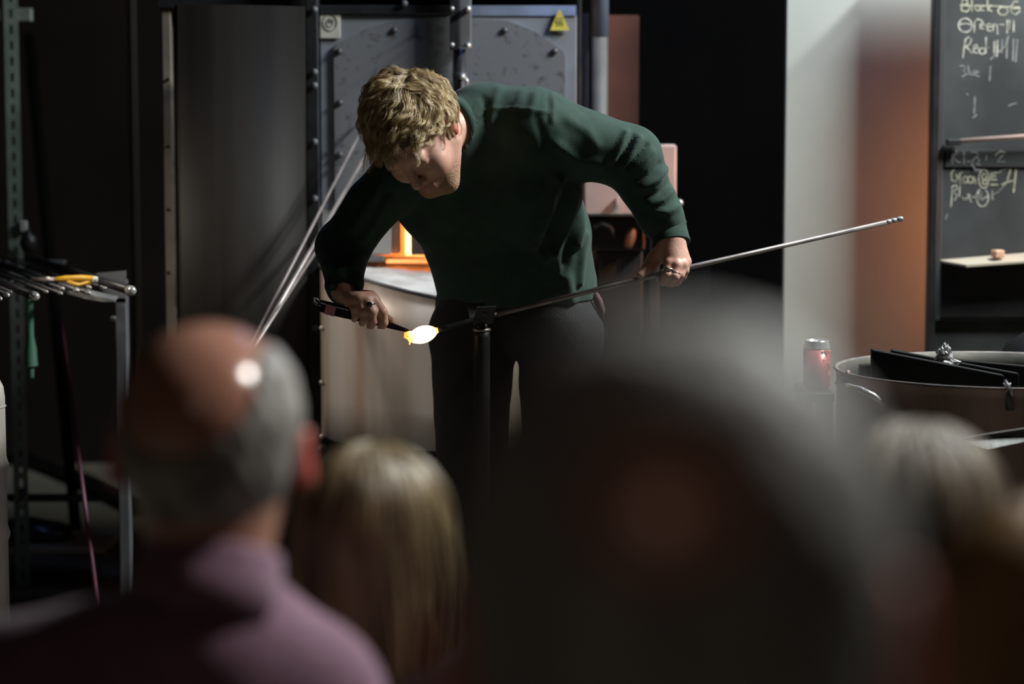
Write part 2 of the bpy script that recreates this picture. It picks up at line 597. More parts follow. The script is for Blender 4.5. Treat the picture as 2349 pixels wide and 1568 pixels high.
def quad_object(name, V, F, mats, parent=None, mask=None):
    """mask: per face material index"""
    off = woff(parent) if parent is not None else np.zeros(3)
    V = V - off
    me = bpy.data.meshes.new(name)
    me.vertices.add(len(V))
    me.vertices.foreach_set('co', V.astype(np.float32).ravel())
    me.loops.add(len(F) * 4)
    me.loops.foreach_set('vertex_index', F.astype(np.int32).ravel())
    me.polygons.add(len(F))
    me.polygons.foreach_set('loop_start', np.arange(0, len(F) * 4, 4, dtype=np.int32))
    me.polygons.foreach_set('loop_total', np.full(len(F), 4, np.int32))
    me.polygons.foreach_set('use_smooth', np.ones(len(F), bool))
    for m in mats:
        me.materials.append(m)
    if mask is not None:
        me.polygons.foreach_set('material_index', np.asarray(mask, np.int32))
    me.update(calc_edges=True)
    me.validate()
    o = bpy.data.objects.new(name, me)
    col.objects.link(o)
    if parent is not None:
        o.parent = parent
    return o


def join_meshes(parts):
    Vs, Fs, n = [], [], 0
    for V, F in parts:
        Vs.append(V)
        Fs.append(F + n)
        n += len(V)
    return np.concatenate(Vs), np.concatenate(Fs)


def wobble(V, freq, seed):
    r = np.random.RandomState(seed)
    out = np.zeros(len(V))
    for i in range(6):
        d = r.randn(3)
        d /= np.linalg.norm(d)
        f = freq * (0.6 + 0.9 * r.rand())
        out += np.sin(V @ d * f + r.rand() * 6.28 + 1.5 * np.sin(V @ np.roll(d, 1) * f * 0.6 + r.rand() * 6))
    return out / 6


def seg_dist2(p, a, b):
    ab = b - a
    t = np.clip(((p - a) @ ab) / max(ab @ ab, 1e-9), 0, 1)
    q = p - a - t[:, None] * ab
    return np.sqrt((q * q).sum(1)), t

# ------------------------------------------------------------------ the setting
def slab(name, lo, hi, m):
    lo = np.array(lo, float)
    hi = np.array(hi, float)
    o = MB().box((lo + hi) / 2, hi - lo).build(name, m)
    o['kind'] = 'structure'
    return o


slab('floor', (-4.5, -1.5, -0.1), (4.5, 10.6, 0.0), M_floor)
slab('wall_back', (-4.5, 10.5, 0.0), (4.5, 10.6, 4.2), M_wall)
slab('wall_left', (-4.5, -1.5, 0.0), (-4.4, 10.5, 4.2), M_wallbrown)
slab('wall_side', (4.4, -1.5, 0.0), (4.5, 10.5, 4.2), M_wall)
slab('ceiling', (-4.4, -1.5, 4.2), (4.4, 10.5, 4.3), M_ceiling)
# brown boarding behind the shelving and the black curtain wall behind the cabinet
xl0, xl1 = P(-200, 300, 9.4)[0], P(385, 300, 9.4)[0]
slab('wall_boarding', (xl0, 9.4, 0.0), (xl1, 9.45, 3.6), M_wallbrown)
slab('wall_curtain', (P(1300, 300, 8.2)[0], 8.2, 0.0), (P(1830, 300, 8.2)[0], 8.25, 3.6), M_wall)

YP = 6.4
slab('wall_partition', (P(1803, 300, YP)[0], YP, 0.0), (P(2500, 300, YP)[0], YP + 0.04, 2.15), M_panel)

# ------------------------------------------------------------------ left shelving upright
YU = 6.85
xa, xb = P(24, 0, YU)[0] - 0.021, P(24, 0, YU)[0] + 0.021
ztop = 2.2
root = thing('shelving_rack', 'green grey shelving rack with slotted angle upright at the left edge', 'rack', ((xa + xb) / 2, YU, 0))
u = MB()
pitch_s = 0.0472
zz = 0.02
w = xb - xa
while zz < ztop:
    u.box(((xa + xb) / 2, YU, zz + 0.0105), (w, 0.003, 0.021))            # web between two slots
    u.box((xa + 0.008, YU, zz + 0.0105 + pitch_s / 2), (0.016, 0.003, pitch_s - 0.021))
    u.box((xb - 0.008, YU, zz + 0.0105 + pitch_s / 2), (0.016, 0.003, pitch_s - 0.021))
    zz += pitch_s
u.box((xa - 0.0015, YU + 0.025, ztop / 2), (0.003, 0.05, ztop))
u.build('upright', M_rack, root)
u2 = MB()
for xx in (-0.9,):
    u2.box((xa + xx + 0.02, YU, ztop / 2), (0.042, 0.003, ztop))
    u2.box((xa + xx - 0.001, YU + 0.025, ztop / 2), (0.003, 0.05, ztop))
u2.build('upright', M_rack, root)
zb = P(50, 1145, YU)[2]
MB().bbox(((xa - 0.9 + xb) / 2 + 0.14, YU + 0.03, zb), (1.2, 0.04, 0.02), 0.003).build('beam', M_blackmetal, root)
z2 = P(50, 1264, YU)[2]
MB().bbox(((xa - 0.9 + xb) / 2 + 0.12, YU + 0.16, z2), (1.16, 0.3, 0.018), 0.003).build('shelf_board', M_tray, root)
MB().bbox(((xa - 0.9 + xb) / 2 + 0.02, YU + 0.02, 1.75), (0.98, 0.03, 0.04), 0.003).build('beam', M_rack, root)
bm_small = bolt_mesh('bolt_small', 0.006, 0.006, M_steel)
bm_mid = bolt_mesh('bolt_mid', 0.009, 0.007, M_darkmetal)
bm_bright = bolt_mesh('bolt_bright', 0.009, 0.03, M_steel)
bm_grey = bolt_mesh('bolt_grey', 0.009, 0.01, M_greymetal)
put('bolt', bolt_mesh('bolt_foot', 0.012, 0.012, M_darkmetal), root, P(52, 1128, YU - 0.005))

# black sack on the lower shelf
sb = P(85, 1262, YU + 0.16)
f = Field(sb + (-0.16, -0.13, -0.02), sb + (0.16, 0.13, 0.16), 0.008)
f.ell(sb + (-0.03, 0, 0.055), (0.09, 0.08, 0.05), k=0.03).ell(sb + (0.05, 0.01, 0.045), (0.07, 0.07, 0.042), k=0.03).cut(sb + (0, 0, 0.002), (0, 0, -1))
V, F = f.mesh()
V = V + normals(V, F) * (0.006 * wobble(V, 60, 5))[:, None]
V[:, 2] = np.maximum(V[:, 2], z2 + 0.0095)
o = quad_object('sack', V, F, [mat('black_plastic', (0.02, 0.02, 0.024), None, 0.35)])
tag(o, 'crumpled black plastic sack on the low shelf of the rack', 'sack')

# small grey box and dark round knob fixed to the upright
o = pbox(45, 506, 61, 532, 6.83, 0.02).build('junction_box', mat('box_grey', (0.30, 0.30, 0.30), None, 0.6))
tag(o, 'small pale grey box fixed beside the slotted upright', 'box')
c = P(66, 556, 6.80)
o = MB().lathe([(0.004, -0.03), (0.022, -0.022), (0.027, 0), (0.022, 0.02), (0.010, 0.027), (0.006, 0.04)], c, (0, -0.3, 1), 20).build('lamp_socket', M_blackmetal, smooth=True)
tag(o, 'black rounded socket below the small pale grey box', 'socket')

# dark pole leaning in front of the boarding
a, b = P(66, 80, 8.6), P(108, 520, 8.2)
d = (b - a) / np.linalg.norm(b - a)
t = (0.0 - b[2]) / d[2]
o = MB().tube([a, b + d * t], 0.02, 10).build('leaning_pole', M_wall, smooth=True)
tag(o, 'thin black pole leaning against the brown boarding', 'pole')
a = P(306, 200, 9.36)
o = MB().tube([(a[0], 9.385, 0.0), (a[0], 9.385, 3.5)], 0.007, 8).build('conduit', M_conduit, smooth=True)
tag(o, 'thin vertical yellowish conduit on the brown boarding', 'conduit')

# black floor pipe behind the upright
o = MB().tube([PZ(40, 1048, 0.03), PZ(110, 1066, 0.03), PZ(215, 1108, 0.03), PZ(330, 1165, 0.03)], 0.028, 12).build('floor_hose', M_blackmetal, smooth=True)
tag(o, 'thick black hose lying on the beige floor behind the rack', 'hose')

# keg at the far left edge
kx = P(-60, 1100, 5.15)[0]
kr = P(20, 1100, 5.15)[0] - kx
kt = P(0, 893, 5.15 - kr)[2] + 0.01
root = thing('steel_keg', 'scuffed steel barrel with raised hoops at the left edge', 'barrel', (kx, 5.15, 0))
prof = [(kr * 0.6, 0.0), (kr * 0.9, 0.01)]
hoops = [P(0, y, 5.15 - kr)[2] for y in (1240, 1080)]
z = 0.03
while z < kt - 0.05:
    bmp = sum(0.006 * math.exp(-((z - h) / 0.011) ** 2) for h in hoops)
    prof.append((kr - 0.006 + bmp, z))
    z += 0.008
prof += [(kr - 0.006, kt - 0.04), (kr - 0.009, kt - 0.015), (kr - 0.016, kt), (kr - 0.026, kt - 0.003), (kr - 0.03, kt - 0.02), (0.001, kt - 0.025)]
MB().lathe(prof, (kx, 5.15, 0), (0, 0, 1), 48).build('shell', M_keg, root, True)
for i, h in enumerate((0.985, 1.01, 1.04, 0.94, 1.17)):
    zz = P(0, 1568 * 0 + [942, 1000, 1020, 1165, 1190][i], 5.15 - kr)[2]
    if i < 1 or i == 3:
        MB().lathe([(kr - 0.0045, -0.002), (kr - 0.003, 0), (kr - 0.0045, 0.002)], (kx, 5.15, zz), (0, 0, 1), 48, caps=False).build('seam', M_keg, root, True)
zc = P(0, 1035, 5.15)[2]
mk = MB()
vs, fs = [], []
for i in range(7):
    an = math.radians(-62 + i * 5)
    for s in (-1, 1):
        hh = 0.024 * (1 - 0.25 * abs(i - 3) / 3)
        vs.append((kx + (kr - 0.0045) * math.cos(an), 5.15 + (kr - 0.0045) * math.sin(an), zc + s * hh))
for i in range(6):
    fs.append((2 * i, 2 * i + 2, 2 * i + 3, 2 * i + 1))
mk.add(vs, fs).build('painted_mark', M_kegred, root, True)

# ------------------------------------------------------------------ pipe rack with blowpipes
PZL = 1.03
root = thing('pipe_rack', 'dark grey steel rack holding the row of blowpipes', 'rack', P(200, 660, 6.0) * np.array([1, 1, 0]))
leg = pbox(264, 690, 290, 760, 5.95, 0.045)
lx = (P(264, 700, 5.95)[0] + P(290, 700, 5.95)[0]) / 2
MB().bbox((lx, 5.97, 0.49), (0.03, 0.04, 0.98), 0.003).build('leg', M_greymetal, root)
MB().bbox((lx - 1.1, 5.97, 0.49), (0.03, 0.04, 0.98), 0.003).build('leg', M_greymetal, root)
MB().bbox((lx - 1.35, 6.75, 0.49), (0.03, 0.04, 0.98), 0.003).build('leg', M_greymetal, root)
# gusset plate at the corner
g0, g1 = P(222, 626, 5.96), P(290, 620, 5.96)
MB().prism([(g0[0], 5.95, g0[2]), (g1[0], 5.95, g1[2]), (g1[0], 5.95, 0.965), (g1[0] - 0.03, 5.95, 0.965), (g0[0], 5.95, g0[2] - 0.03)], (0, 0.006, 0)).build('gusset_plate', M_greymetal, root)
zr = PZL - 0.018
MB().bbox((lx - 0.55, 5.97, zr + 0.0055), (1.13, 0.03, 0.012), 0.003).build('cross_bar', M_greymetal, root)
MB().bbox((lx - 0.85, 6.75, zr + 0.0055), (1.1, 0.03, 0.012), 0.003).build('cross_bar', M_greymetal, root)
# pale curved lip under the pipe ends
lp = [P(x, y, 5.8) for x, y in ((120, 655), (160, 668), (200, 680), (235, 687), (263, 690))]
lip = MB()
n = len(lp)
wd = [0.010, 0.016, 0.014, 0.011, 0.004]
vs = [p + np.array([0, 0, wd[i] / 2]) for i, p in enumerate(lp)] + [p - np.array([0, 0, wd[i] / 2]) for i, p in enumerate(lp)]
vs += [v + np.array([0, 0.05, 0.006]) for v in vs]
fs = []
for i in range(n - 1):
    fs += [(i, i + 1, n + i + 1, n + i), (2 * n + i, 3 * n + i, 3 * n + i + 1, 2 * n + i + 1), (i, 2 * n + i, 2 * n + i + 1, i + 1), (n + i, n + i + 1, 3 * n + i + 1, 3 * n + i)]
fs += [(0, n, 3 * n, 2 * n), (n - 1, 3 * n - 1, 4 * n - 1, 2 * n - 1)]
lip.add(vs, fs).build('lip', mat('lip_pale', (0.30, 0.30, 0.28), None, 0.5, 0.4), root)
put('bolt', bm_mid, root, P(260, 731, 5.92))

ends = [(303, 667, 0.0115, 1.35, 'thickest blowpipe with a rounded silver end, furthest right on the rack'),
        (82, 680, 0.0105, 1.35, 'thick blowpipe with silver end above the hanging green wand'),
        (145, 662, 0.0048, 1.25, 'thin steel rod ending below the yellow shear blades'),
        (141, 673, 0.0042, 1.25, 'thin hollow steel rod ending lowest under the yellow shears'),
        (178, 666, 0.0060, 1.2, 'steel rod with bright tip under the middle of the yellow handles'),
        (205, 672, 0.0048, 1.2, 'steel rod with bright tip just under the yellow handle ends'),
        (207, 659, 0.0042, 1.25, 'thin steel rod with bright tip touching the yellow handle ends'),
        (108, 669, 0.0042, 1.25, 'thin hollow rod between the thick left blowpipe and the shears'),
        (244, 661, 0.0036, 1.25, 'thin rod between the yellow shears and the thickest blowpipe'),
        (18, 677, 0.0060, 1.2, 'blowpipe with small bright end near the left edge'),
        (1, 685, 0.0055, 1.2, 'blowpipe whose hollow end meets the left picture edge'),
        (28, 671, 0.0050, 1.2, 'dark blowpipe beside the one with small bright end at left')]
D = unit((-0.383, 0.924, 0))
for i, (px, py, r, L, lab) in enumerate(ends):
    a = PZ(px, py, PZL - 0.006 + r)
    rt = thing('blowpipe', lab, 'blowpipe', (a[0], a[1], a[2] - r), 'blowpipes lying on the rack')
    MB().tube([a + D * 0.02, a + D * 0.4, a + D * L], [r, r, r * 0.9], 12).build('shaft', M_blackmetal if i in (0, 1) else M_darkmetal, rt, True)
    MB().lathe([(r * 1.0, 0.03), (r * 1.06, 0.026), (r * 1.06, 0.006), (r * 0.8, -0.002), (r * 0.45, -0.005), (0.0005, -0.0055)], a, D, 14).build('end_cap', M_steel, rt, True)

# yellow shears lying on the pipes
sc = P(175, 641, 5.72)
rt = thing('shears', 'yellow handled shears lying across the blowpipes', 'shears', sc)
MB().tube([P(129, 640, 5.74), P(150, 639, 5.72), P(185, 638, 5.70), P(215, 640, 5.69), P(222, 641, 5.69)], [0.006, 0.0085, 0.009, 0.0085, 0.004], 10).build('handle', M_shearyellow, rt, True)
MB().tube([P(152, 642, 5.72), P(165, 649, 5.70), P(182, 654, 5.69), P(205, 648, 5.69), P(219, 643, 5.69)], [0.004, 0.0055, 0.0055, 0.0065, 0.004], 10).build('handle', M_shearyellow, rt, True)
MB().tube([P(214, 640, 5.688), P(224, 641, 5.688)], [0.0085, 0.007], 10).build('handle_tip', mat('tip_white', (0.7, 0.68, 0.6), None, 0.5), rt, True)
MB().tube([P(130, 640, 5.74), P(110, 640, 5.76), P(70, 637, 5.80)], [0.006, 0.005, 0.001], 8).build('blade', M_pipe, rt, True)
MB().tube([P(130, 643, 5.735), P(110, 643, 5.75), P(75, 641, 5.79)], [0.005, 0.004, 0.001], 8).build('blade', M_pipe, rt, True)
MB().lathe([(0.006, 0), (0.006, 0.012), (0.003, 0.014)], P(110, 641, 5.755) + (0, 0, -0.006), (0, 0, 1), 10).build('pivot', M_steel, rt, True)

# green wand hanging under the rack
gx = P(70, 780, 5.98)
z0 = [P(70, y, 5.98)[2] for y in (683, 770, 800, 832, 838, 842, 866)]
o = MB().lathe([(0.010, z0[0] - 0.0), (0.0095, z0[1]), (0.016, z0[2]), (0.0175, z0[3]), (0.0185, z0[4]), (0.008, z0[5]), (0.007, z0[6])], (gx[0], 5.98, 0), (0, 0, 1), 20).build('hanging_wand', M_green, smooth=False)
auto_smooth(o, 40)
tag(o, 'green plastic wand with a flared lower end hanging from the rack', 'wand')
# pink rod
a, b = P(141, 738, 6.35), P(158, 870, 6.25)
d = (b - a) / np.linalg.norm(b - a)
o = MB().tube([a, b + d * ((0.0 - b[2]) / d[2])], 0.0055, 10).build('pink_rod', M_pink, smooth=True)
tag(o, 'thin pink rod standing on end under the blowpipe rack', 'rod')

# ------------------------------------------------------------------ heat shield cabinet left of the furnace
YS = 6.25
root = thing('heat_shield', 'tall dark curved steel heat shield in a tan edged frame', 'heat shield', (P(545, 300, YS)[0], YS + 0.15, 0))
zt = P(545, 20, YS)[2]
xs0, xs1 = P(385, 300, YS)[0], P(705, 300, YS)[0]
MB().bbox((xs0, YS + 0.02, zt / 2), (0.024, 0.04, zt), 0.002).build('edge_strip', M_strip, root)
MB().bbox(((xs0 + xs1) / 2, YS + 0.03, zt + 0.02), (xs1 - xs0 + 0.05, 0.08, 0.04), 0.003).build('top_bar', M_blackmetal, root)
vs, fs = [], []
N = 40
cxs = P(500, 300, 6.15)[0]
for i in range(N + 1):
    an = math.radians(-108 + 71 * i / N)
    x = cxs + 0.30 * math.cos(an)
    y = 6.31 + 0.30 * math.sin(an)
    for z in (0.02, zt):
        vs.append((x, y, z))
for i in range(N):
    fs.append((2 * i, 2 * i + 2, 2 * i + 3, 2 * i + 1))
sh = MB().add(vs, fs).build('curved_sheet', M_shield, root, True)
sol = sh.modifiers.new('thickness', 'SOLIDIFY')
sol.thickness = 0.004
MB().bbox(((xs0 + xs1) / 2 - 0.07, YS + 0.4, zt / 2), (xs1 - xs0 - 0.10, 0.01, zt), 0.002).build('back_sheet', M_wallbrown, root)
put('bolt', bm_small, root, P(504, 17, YS - 0.012))
for y in (182, 335, 480, 625):
    put('bolt', bolt_mesh('bolt_dark', 0.005, 0.004, M_blackmetal) if y == 182 else bpy.data.meshes['bolt_dark'], root, P(386, y, YS - 0.001))

# ------------------------------------------------------------------ furnace (glory hole) behind the glassblower
YF = 6.2
root = thing('glass_furnace', 'grey steel glass furnace with a glowing door slit and round steel drum', 'furnace', (P(1030, 300, YF)[0], YF + 0.1, 0))
zf_top = P(1030, 12, YF)[2]
xf0, xf1 = P(735, 300, YF)[0], P(1322, 300, YF)[0]
# corner posts
px0, px1 = P(706, 300, YF)[0], P(734, 300, YF)[0]
MB().bbox(((px0 + px1) / 2, YF - 0.01, 1.05), (px1 - px0, 0.06, 2.1), 0.003).build('corner_post', M_blackmetal, root)
xr0, xr1 = P(1322, 300, YF)[0], P(1334, 300, YF)[0]
MB().bbox(((xr0 + xr1) / 2, YF + 0.06, 1.05), (xr1 - xr0, 0.06, 2.1), 0.003).build('corner_post', M_blackmetal, root)
for y in (22, 165, 196, 325, 455, 560, 750):
    put('bolt', bm_grey, root, P(722, y, YF - 0.045))
# front plates leaving the slit and the gap under the doors open
Z = lambda y: P(1030, y, YF)[2]
X = lambda x: P(x, 300, YF)[0]
def plate(name, x0, x1, y0, y1, m, yf=YF, th=0.03):
    return MB().bbox(((X(x0) + X(x1)) / 2, yf + th / 2, (Z(y0) + Z(y1)) / 2), (X(x1) - X(x0), th, Z(y0) - Z(y1)), 0.002).build(name, m, root)
plate('front_plate', 736, 1043, 34, 480, M_plate)
plate('front_plate', 1047, 1322, 36, 600, M_plate)
plate('front_plate', 736, 896, 480, 584, mat('lower_plate', (0.40, 0.39, 0.38), (0.34, 0.33, 0.32), 0.5, 0.35, scale=6))
plate('front_plate', 984, 1043, 480, 584, mat('lower_plate', (0.40, 0.39, 0.38)))
plate('top_rail', 735, 1040, 12, 33, M_blackmetal, YF - 0.012, 0.05)
# flange at top right, tipped to the ceiling
fl = MB()
a0, a1 = X(1047), X(1321)
fl.prism([(a0, YF - 0.004, Z(36)), (a0, YF + 0.012, Z(12)), (a0, YF + 0.03, Z(12)), (a0, YF + 0.03, Z(36))], (a1 - a0, 0, 0)).build('top_flange', M_flange, root)
put('bolt', bm_grey, root, P(928, 8, YF - 0.016))
# large eight sided inner plates, one on each half
def oplate(pts, m):
    return MB().prism([(X(x), YF - 0.010, Z(y)) for x, y in pts], (0, 0.010, 0)).build('door_plate', m, root)
oplate([(768, 470), (768, 112), (778, 100), (842, 66), (920, 44), (1038, 40), (1038, 470)], M_plate2)
oplate([(1052, 470), (1052, 42), (1165, 48), (1230, 74), (1292, 118), (1296, 130), (1296, 470)], M_plate2)
for x, y in ((777, 118), (904, 70), (779, 236), (779, 355), (1157, 70), (1272, 118), (1276, 230)):
    put('bolt', bm_mid, root, P(x, y, YF - 0.0105))
# sticker with a round print
stk = plate('sticker', 737, 783, 26, 88, M_sticker, YF - 0.0035 - 0.004, 0.004)
cS = np.array([X(760), YF - 0.0085, Z(52)])
ring = [cS + 0.019 * np.array([math.cos(t), 0, 1.15 * math.sin(t)]) for t in np.linspace(0, 2 * math.pi, 28, endpoint=False)]
MB().tube(ring, 0.0011, 5, closed=True).build('sticker_print', M_stickerprint, stk)
MB().tube([cS + np.array(p) * 0.019 for p in ((-0.45, 0, -0.5), (-0.5, 0, 0.2), (-0.2, 0, 0.55), (-0.1, 0, 0.0), (0.05, 0, 0.6), (0.15, 0, 0.0), (0.4, 0, 0.5), (0.45, 0, -0.2), (0.1, 0, -0.6), (-0.45, 0, -0.5))], 0.001, 5).build('sticker_print', M_stickerprint, stk)
# warning triangle with heat waves
tri = [(X(1262), YF - 0.011, Z(70)), (X(1305), YF - 0.011, Z(70)), (X(1304), YF - 0.011, Z(66)), (X(1285), YF - 0.011, Z(23)), (X(1281), YF - 0.011, Z(23)), (X(1263), YF - 0.011, Z(66))]
wt = MB().prism(tri, (0, 0.004, 0)).build('warning_triangle', M_yellow, root)
for k in (-1, 0, 1):
    pts = [(X(1283 + 6 * k) + 0.0022 * math.sin(q * 1.6), YF - 0.0115, Z(60 - q * 4)) for q in range(6)]
    MB().tube(pts, 0.0011, 5).build('heat_wave_print', M_yellowprint, wt)
# hot chamber, door edges and sill
for q0, q1, mm in ((840, 916, mat('hot_wall_orange', (0.9, 0.4, 0.15), None, 0.9, emit=(1.0, 0.20, 0.03), estr=1.9)), (916, 1030, M_hot)):
    MB().box(((X(q0) + X(q1)) / 2, YF + 0.36, (Z(470) + Z(600)) / 2), (X(q1) - X(q0), 0.02, Z(460) - Z(612))).build('hot_chamber', mm, root)
# the doors: brick slabs on either side of the vertical slit
MB().bbox((X(905), YF + 0.075, (Z(440) + Z(584)) / 2), (X(914) - X(896), 0.09, Z(440) - Z(584)), 0.002).build('door_edge', M_brick, root)
MB().bbox(((X(941) + X(986)) / 2, YF + 0.05, (Z(440) + Z(584)) / 2), (X(986) - X(941), 0.11, Z(440) - Z(584)), 0.003).build('door_edge', M_darkbrick, root)
MB().bbox((X(820), YF + 0.2, (Z(440) + Z(584)) / 2), (X(900) - X(740), 0.25, Z(440) - Z(584)), 0.003).build('inner_brick', M_brick, root)
MB().bbox((X(1080), YF + 0.2, (Z(440) + Z(584)) / 2), (X(1180) - X(986), 0.25, Z(440) - Z(584)), 0.003).build('inner_brick', M_brick, root)
MB().bbox((X(930), YF + 0.2, Z(455)), (X(1180) - X(740), 0.3, 0.03), 0.003).build('lintel_brick', M_brick, root)
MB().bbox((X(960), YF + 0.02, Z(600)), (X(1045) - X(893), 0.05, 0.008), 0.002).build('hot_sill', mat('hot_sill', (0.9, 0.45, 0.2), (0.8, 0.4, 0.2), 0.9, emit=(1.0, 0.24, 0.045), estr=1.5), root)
plate('sill_bar', 822, 880, 586, 600, M_greymetal, YF - 0.01, 0.03)

# drum under the doors
DC = np.array([X(1038), YF + 0.02])
DR = DC[0] - P(735, 700, YF)[0]
def ray_cyl(px, py):
    """where the pixel's ray meets the front of the drum"""
    p1 = P(px, py, 1.0)
    o = np.array([0, 0, CAM_Z])
    d = p1 - o
    A = d[0] ** 2 + d[1] ** 2
    B = -2 * (d[0] * DC[0] + d[1] * DC[1])
    Cc = DC[0] ** 2 + DC[1] ** 2 - DR ** 2
    t = (-B - math.sqrt(max(B * B - 4 * A * Cc, 0))) / (2 * A)
    return o + d * t
def rim_z(x):
    pts = [(-1.0, Z(612)), (-0.85, Z(618)), (-0.62, ray_cyl(830, 642)[2]), (-0.32, ray_cyl(915, 668)[2]), (-0.05, ray_cyl(1000, 687)[2]), (0.25, ray_cyl(1080, 692)[2]), (0.6, Z(680)), (1.0, Z(620))]
    return float(np.interp((x - DC[0]) / DR, [p[0] for p in pts], [p[1] for p in pts]))
zb = ray_cyl(900, 1030)[2]
vs, fs = [], []
N = 64
for i in range(N + 1):
    an = math.pi + math.pi * i / N
    x, y = DC[0] + DR * math.cos(an), DC[1] + DR * math.sin(an)
    zt_ = rim_z(x)
    for k in range(5):
        vs.append((x, y, zb + (zt_ - zb) * k / 4))
for i in range(N):
    for k in range(4):
        fs.append((i * 5 + k, (i + 1) * 5 + k, (i + 1) * 5 + k + 1, i * 5 + k + 1))
dr = MB().add(vs, fs).build('drum_skin', M_drum, root, True)
sol = dr.modifiers.new('thickness', 'SOLIDIFY')
sol.thickness = 0.004
# dark lip following the rim, fibre blanket on top
rim = []
for i in range(2, N - 1):
    an = math.pi + math.pi * i / N
    x, y = DC[0] + DR * math.cos(an), DC[1] + DR * math.sin(an)
    rim.append((x, y, rim_z(x) + 0.002))
MB().tube(rim, 0.005, 8).build('drum_lip', M_darkmetal, root, True)
vs, fs = [], []
K = 14
for i in range(N + 1):
    an = math.pi + math.pi * i / N
    x, y = DC[0] + (DR - 0.006) * math.cos(an), DC[1] + (DR - 0.006) * math.sin(an)
    for k in range(K + 1):
        t = k / K
        yy = y + (YF + 0.34 - y) * t
        zr_ = rim_z(x)
        zz = zr_ + (Z(603) - zr_) * min(1.0, (t * 1.25) ** 0.9) + 0.0025 * math.sin(x * 90 + t * 9) * math.sin(t * 14 + x * 40)
        if yy > YF - 0.04:
            zz = min(zz, Z(602))
        vs.append((x, yy, zz))
for i in range(N):
    for k in range(K):
        fs.append((i * (K + 1) + k, (i + 1) * (K + 1) + k, (i + 1) * (K + 1) + k + 1, i * (K + 1) + k + 1))
MB().add(vs, fs).build('fibre_blanket', M_fibre, root, True)
# seam strip with rivets at the left of the drum
ed = ray_cyl(742, 800)
MB().bbox((ed[0], ed[1] - 0.004, (zb + rim_z(ed[0])) / 2), (0.012, 0.006, rim_z(ed[0]) - zb), 0.001).build('seam_strip', M_drum, root)
for y in (752, 876, 1000):
    put('bolt', bm_small, root, P(738, y, ed[1] - 0.008))
MB().lathe([(0.006, 0), (0.016, 0.004), (0.016, 0.03), (0.01, 0.034)], P(741, 1030, ed[1] - 0.02), (0, -1, 0), 16).build('latch_knob', M_blackmetal, root, True)
# stand under the drum
for sx in (-0.8, 0.8):
    for sy in (-0.25, 0.1):
        MB().bbox((DC[0] + sx * DR * 0.8, DC[1] + sy, zb / 2), (0.04, 0.04, zb), 0.003).build('stand_leg', M_blackmetal, root)
MB().bbox((DC[0], DC[1] - 0.07, zb - 0.012), (DR * 1.5, 0.42, 0.02), 0.003).build('stand_deck', M_blackmetal, root)
# casing behind the plates
MB().bbox(((xf0 + xf1) / 2, YF + 0.55, (Z(30) + Z(600)) / 2), (xf1 - xf0 - 0.04, 0.36, Z(30) - Z(600)), 0.004).build('casing', M_blackmetal, root)

# door track hanging in front of the furnace plates
YT = 6.15
root = thing('door_track', 'dark bolted door track post in front of the furnace plates', 'track', (P(1056, 300, YT)[0], YT, 0))
XT = lambda x: P(x, 100, YT)[0]
ZT = lambda y: P(1056, y, YT)[2]
ztt = 4.2
MB().bbox(((XT(1032) + XT(1055)) / 2, YT, (ztt + ZT(115)) / 2), (XT(1055) - XT(1032), 0.03, ztt - ZT(115)), 0.002).build('bracket', M_blackmetal, root)
MB().bbox(((XT(1055) + XT(1081)) / 2, YT + 0.004, (ztt + ZT(108)) / 2), (XT(1081) - XT(1055), 0.024, ztt - ZT(108)), 0.002).build('bracket', mat('track_grey', (0.17, 0.17, 0.18), (0.12, 0.12, 0.125), 0.5, 0.4), root)
MB().tube([(XT(1055), YT + 0.005, ZT(112)), (XT(1054), YT + 0.005, ZT(560))], 0.0165, 16).build('post', M_blackmetal, root, True)
for x, y in ((1037, 20), (1037, 103)):
    put('bolt', bm_small, root, P(x, y, YT - 0.016))
for x, y in ((1074, 21), (1074, 105)):
    put('bolt', bm_bright, root, P(x, y, YT - 0.01))
MB().lathe([(0.019, 0), (0.021, 0.003), (0.021, 0.015), (0.019, 0.018)], (XT(1055), YT + 0.005, ZT(182)), (0, 0, 1), 18).build('clamp', M_darkmetal, root, True)
MB().tube([P(1066, 176, YT - 0.02), P(1072, 186, YT - 0.022), P(1071, 208, YT - 0.02)], 0.004, 8).build('clamp_lever', M_steel, root, True)
put('bolt', bm_bright, root, P(1061, 176, YT - 0.012))

# ------------------------------------------------------------------ pipes, panel and cabinet right of the furnace
x = P(1375, 200, 6.55)[0]
rr = (P(1395, 200, 6.55)[0] - P(1355, 200, 6.55)[0]) / 2
root = thing('flue_pipe', 'thick vertical grey flue pipe with a bluish upper length', 'pipe', (x, 6.55, 0))
zs = P(1375, 76, 6.55)[2]
MB().tube([(x, 6.55, 0), (x, 6.55, zs)], rr * 0.95, 24).build('lower_length', M_grey_pipe, root, True)
MB().tube([(x, 6.55, zs - 0.01), (x, 6.55, 2.9)], rr * 1.03, 24).build('upper_length', M_blue_pipe, root, True)
x = P(1342, 200, 6.6)[0]
o = MB().bbox((x, 6.6, P(1342, 30, 6.6)[2] / 2), (0.017, 0.017, P(1342, 30, 6.6)[2]), 0.003).build('thin_post', mat('thin_post_grey', (0.30, 0.28, 0.29), None, 0.4, 0.5))
tag(o, 'slim grey metal post between the furnace and the flue pipe', 'post')
p0, p1 = P(1390, 35, 6.75), P(1466, 35, 6.75)
o = MB().bbox(((p0[0] + p1[0]) / 2, 6.76, p0[2] / 2), (p1[0] - p0[0], 0.02, p0[2]), 0.003).build('rust_panel', M_rust)
tag(o, 'tall rust brown panel behind the flue pipe', 'panel')

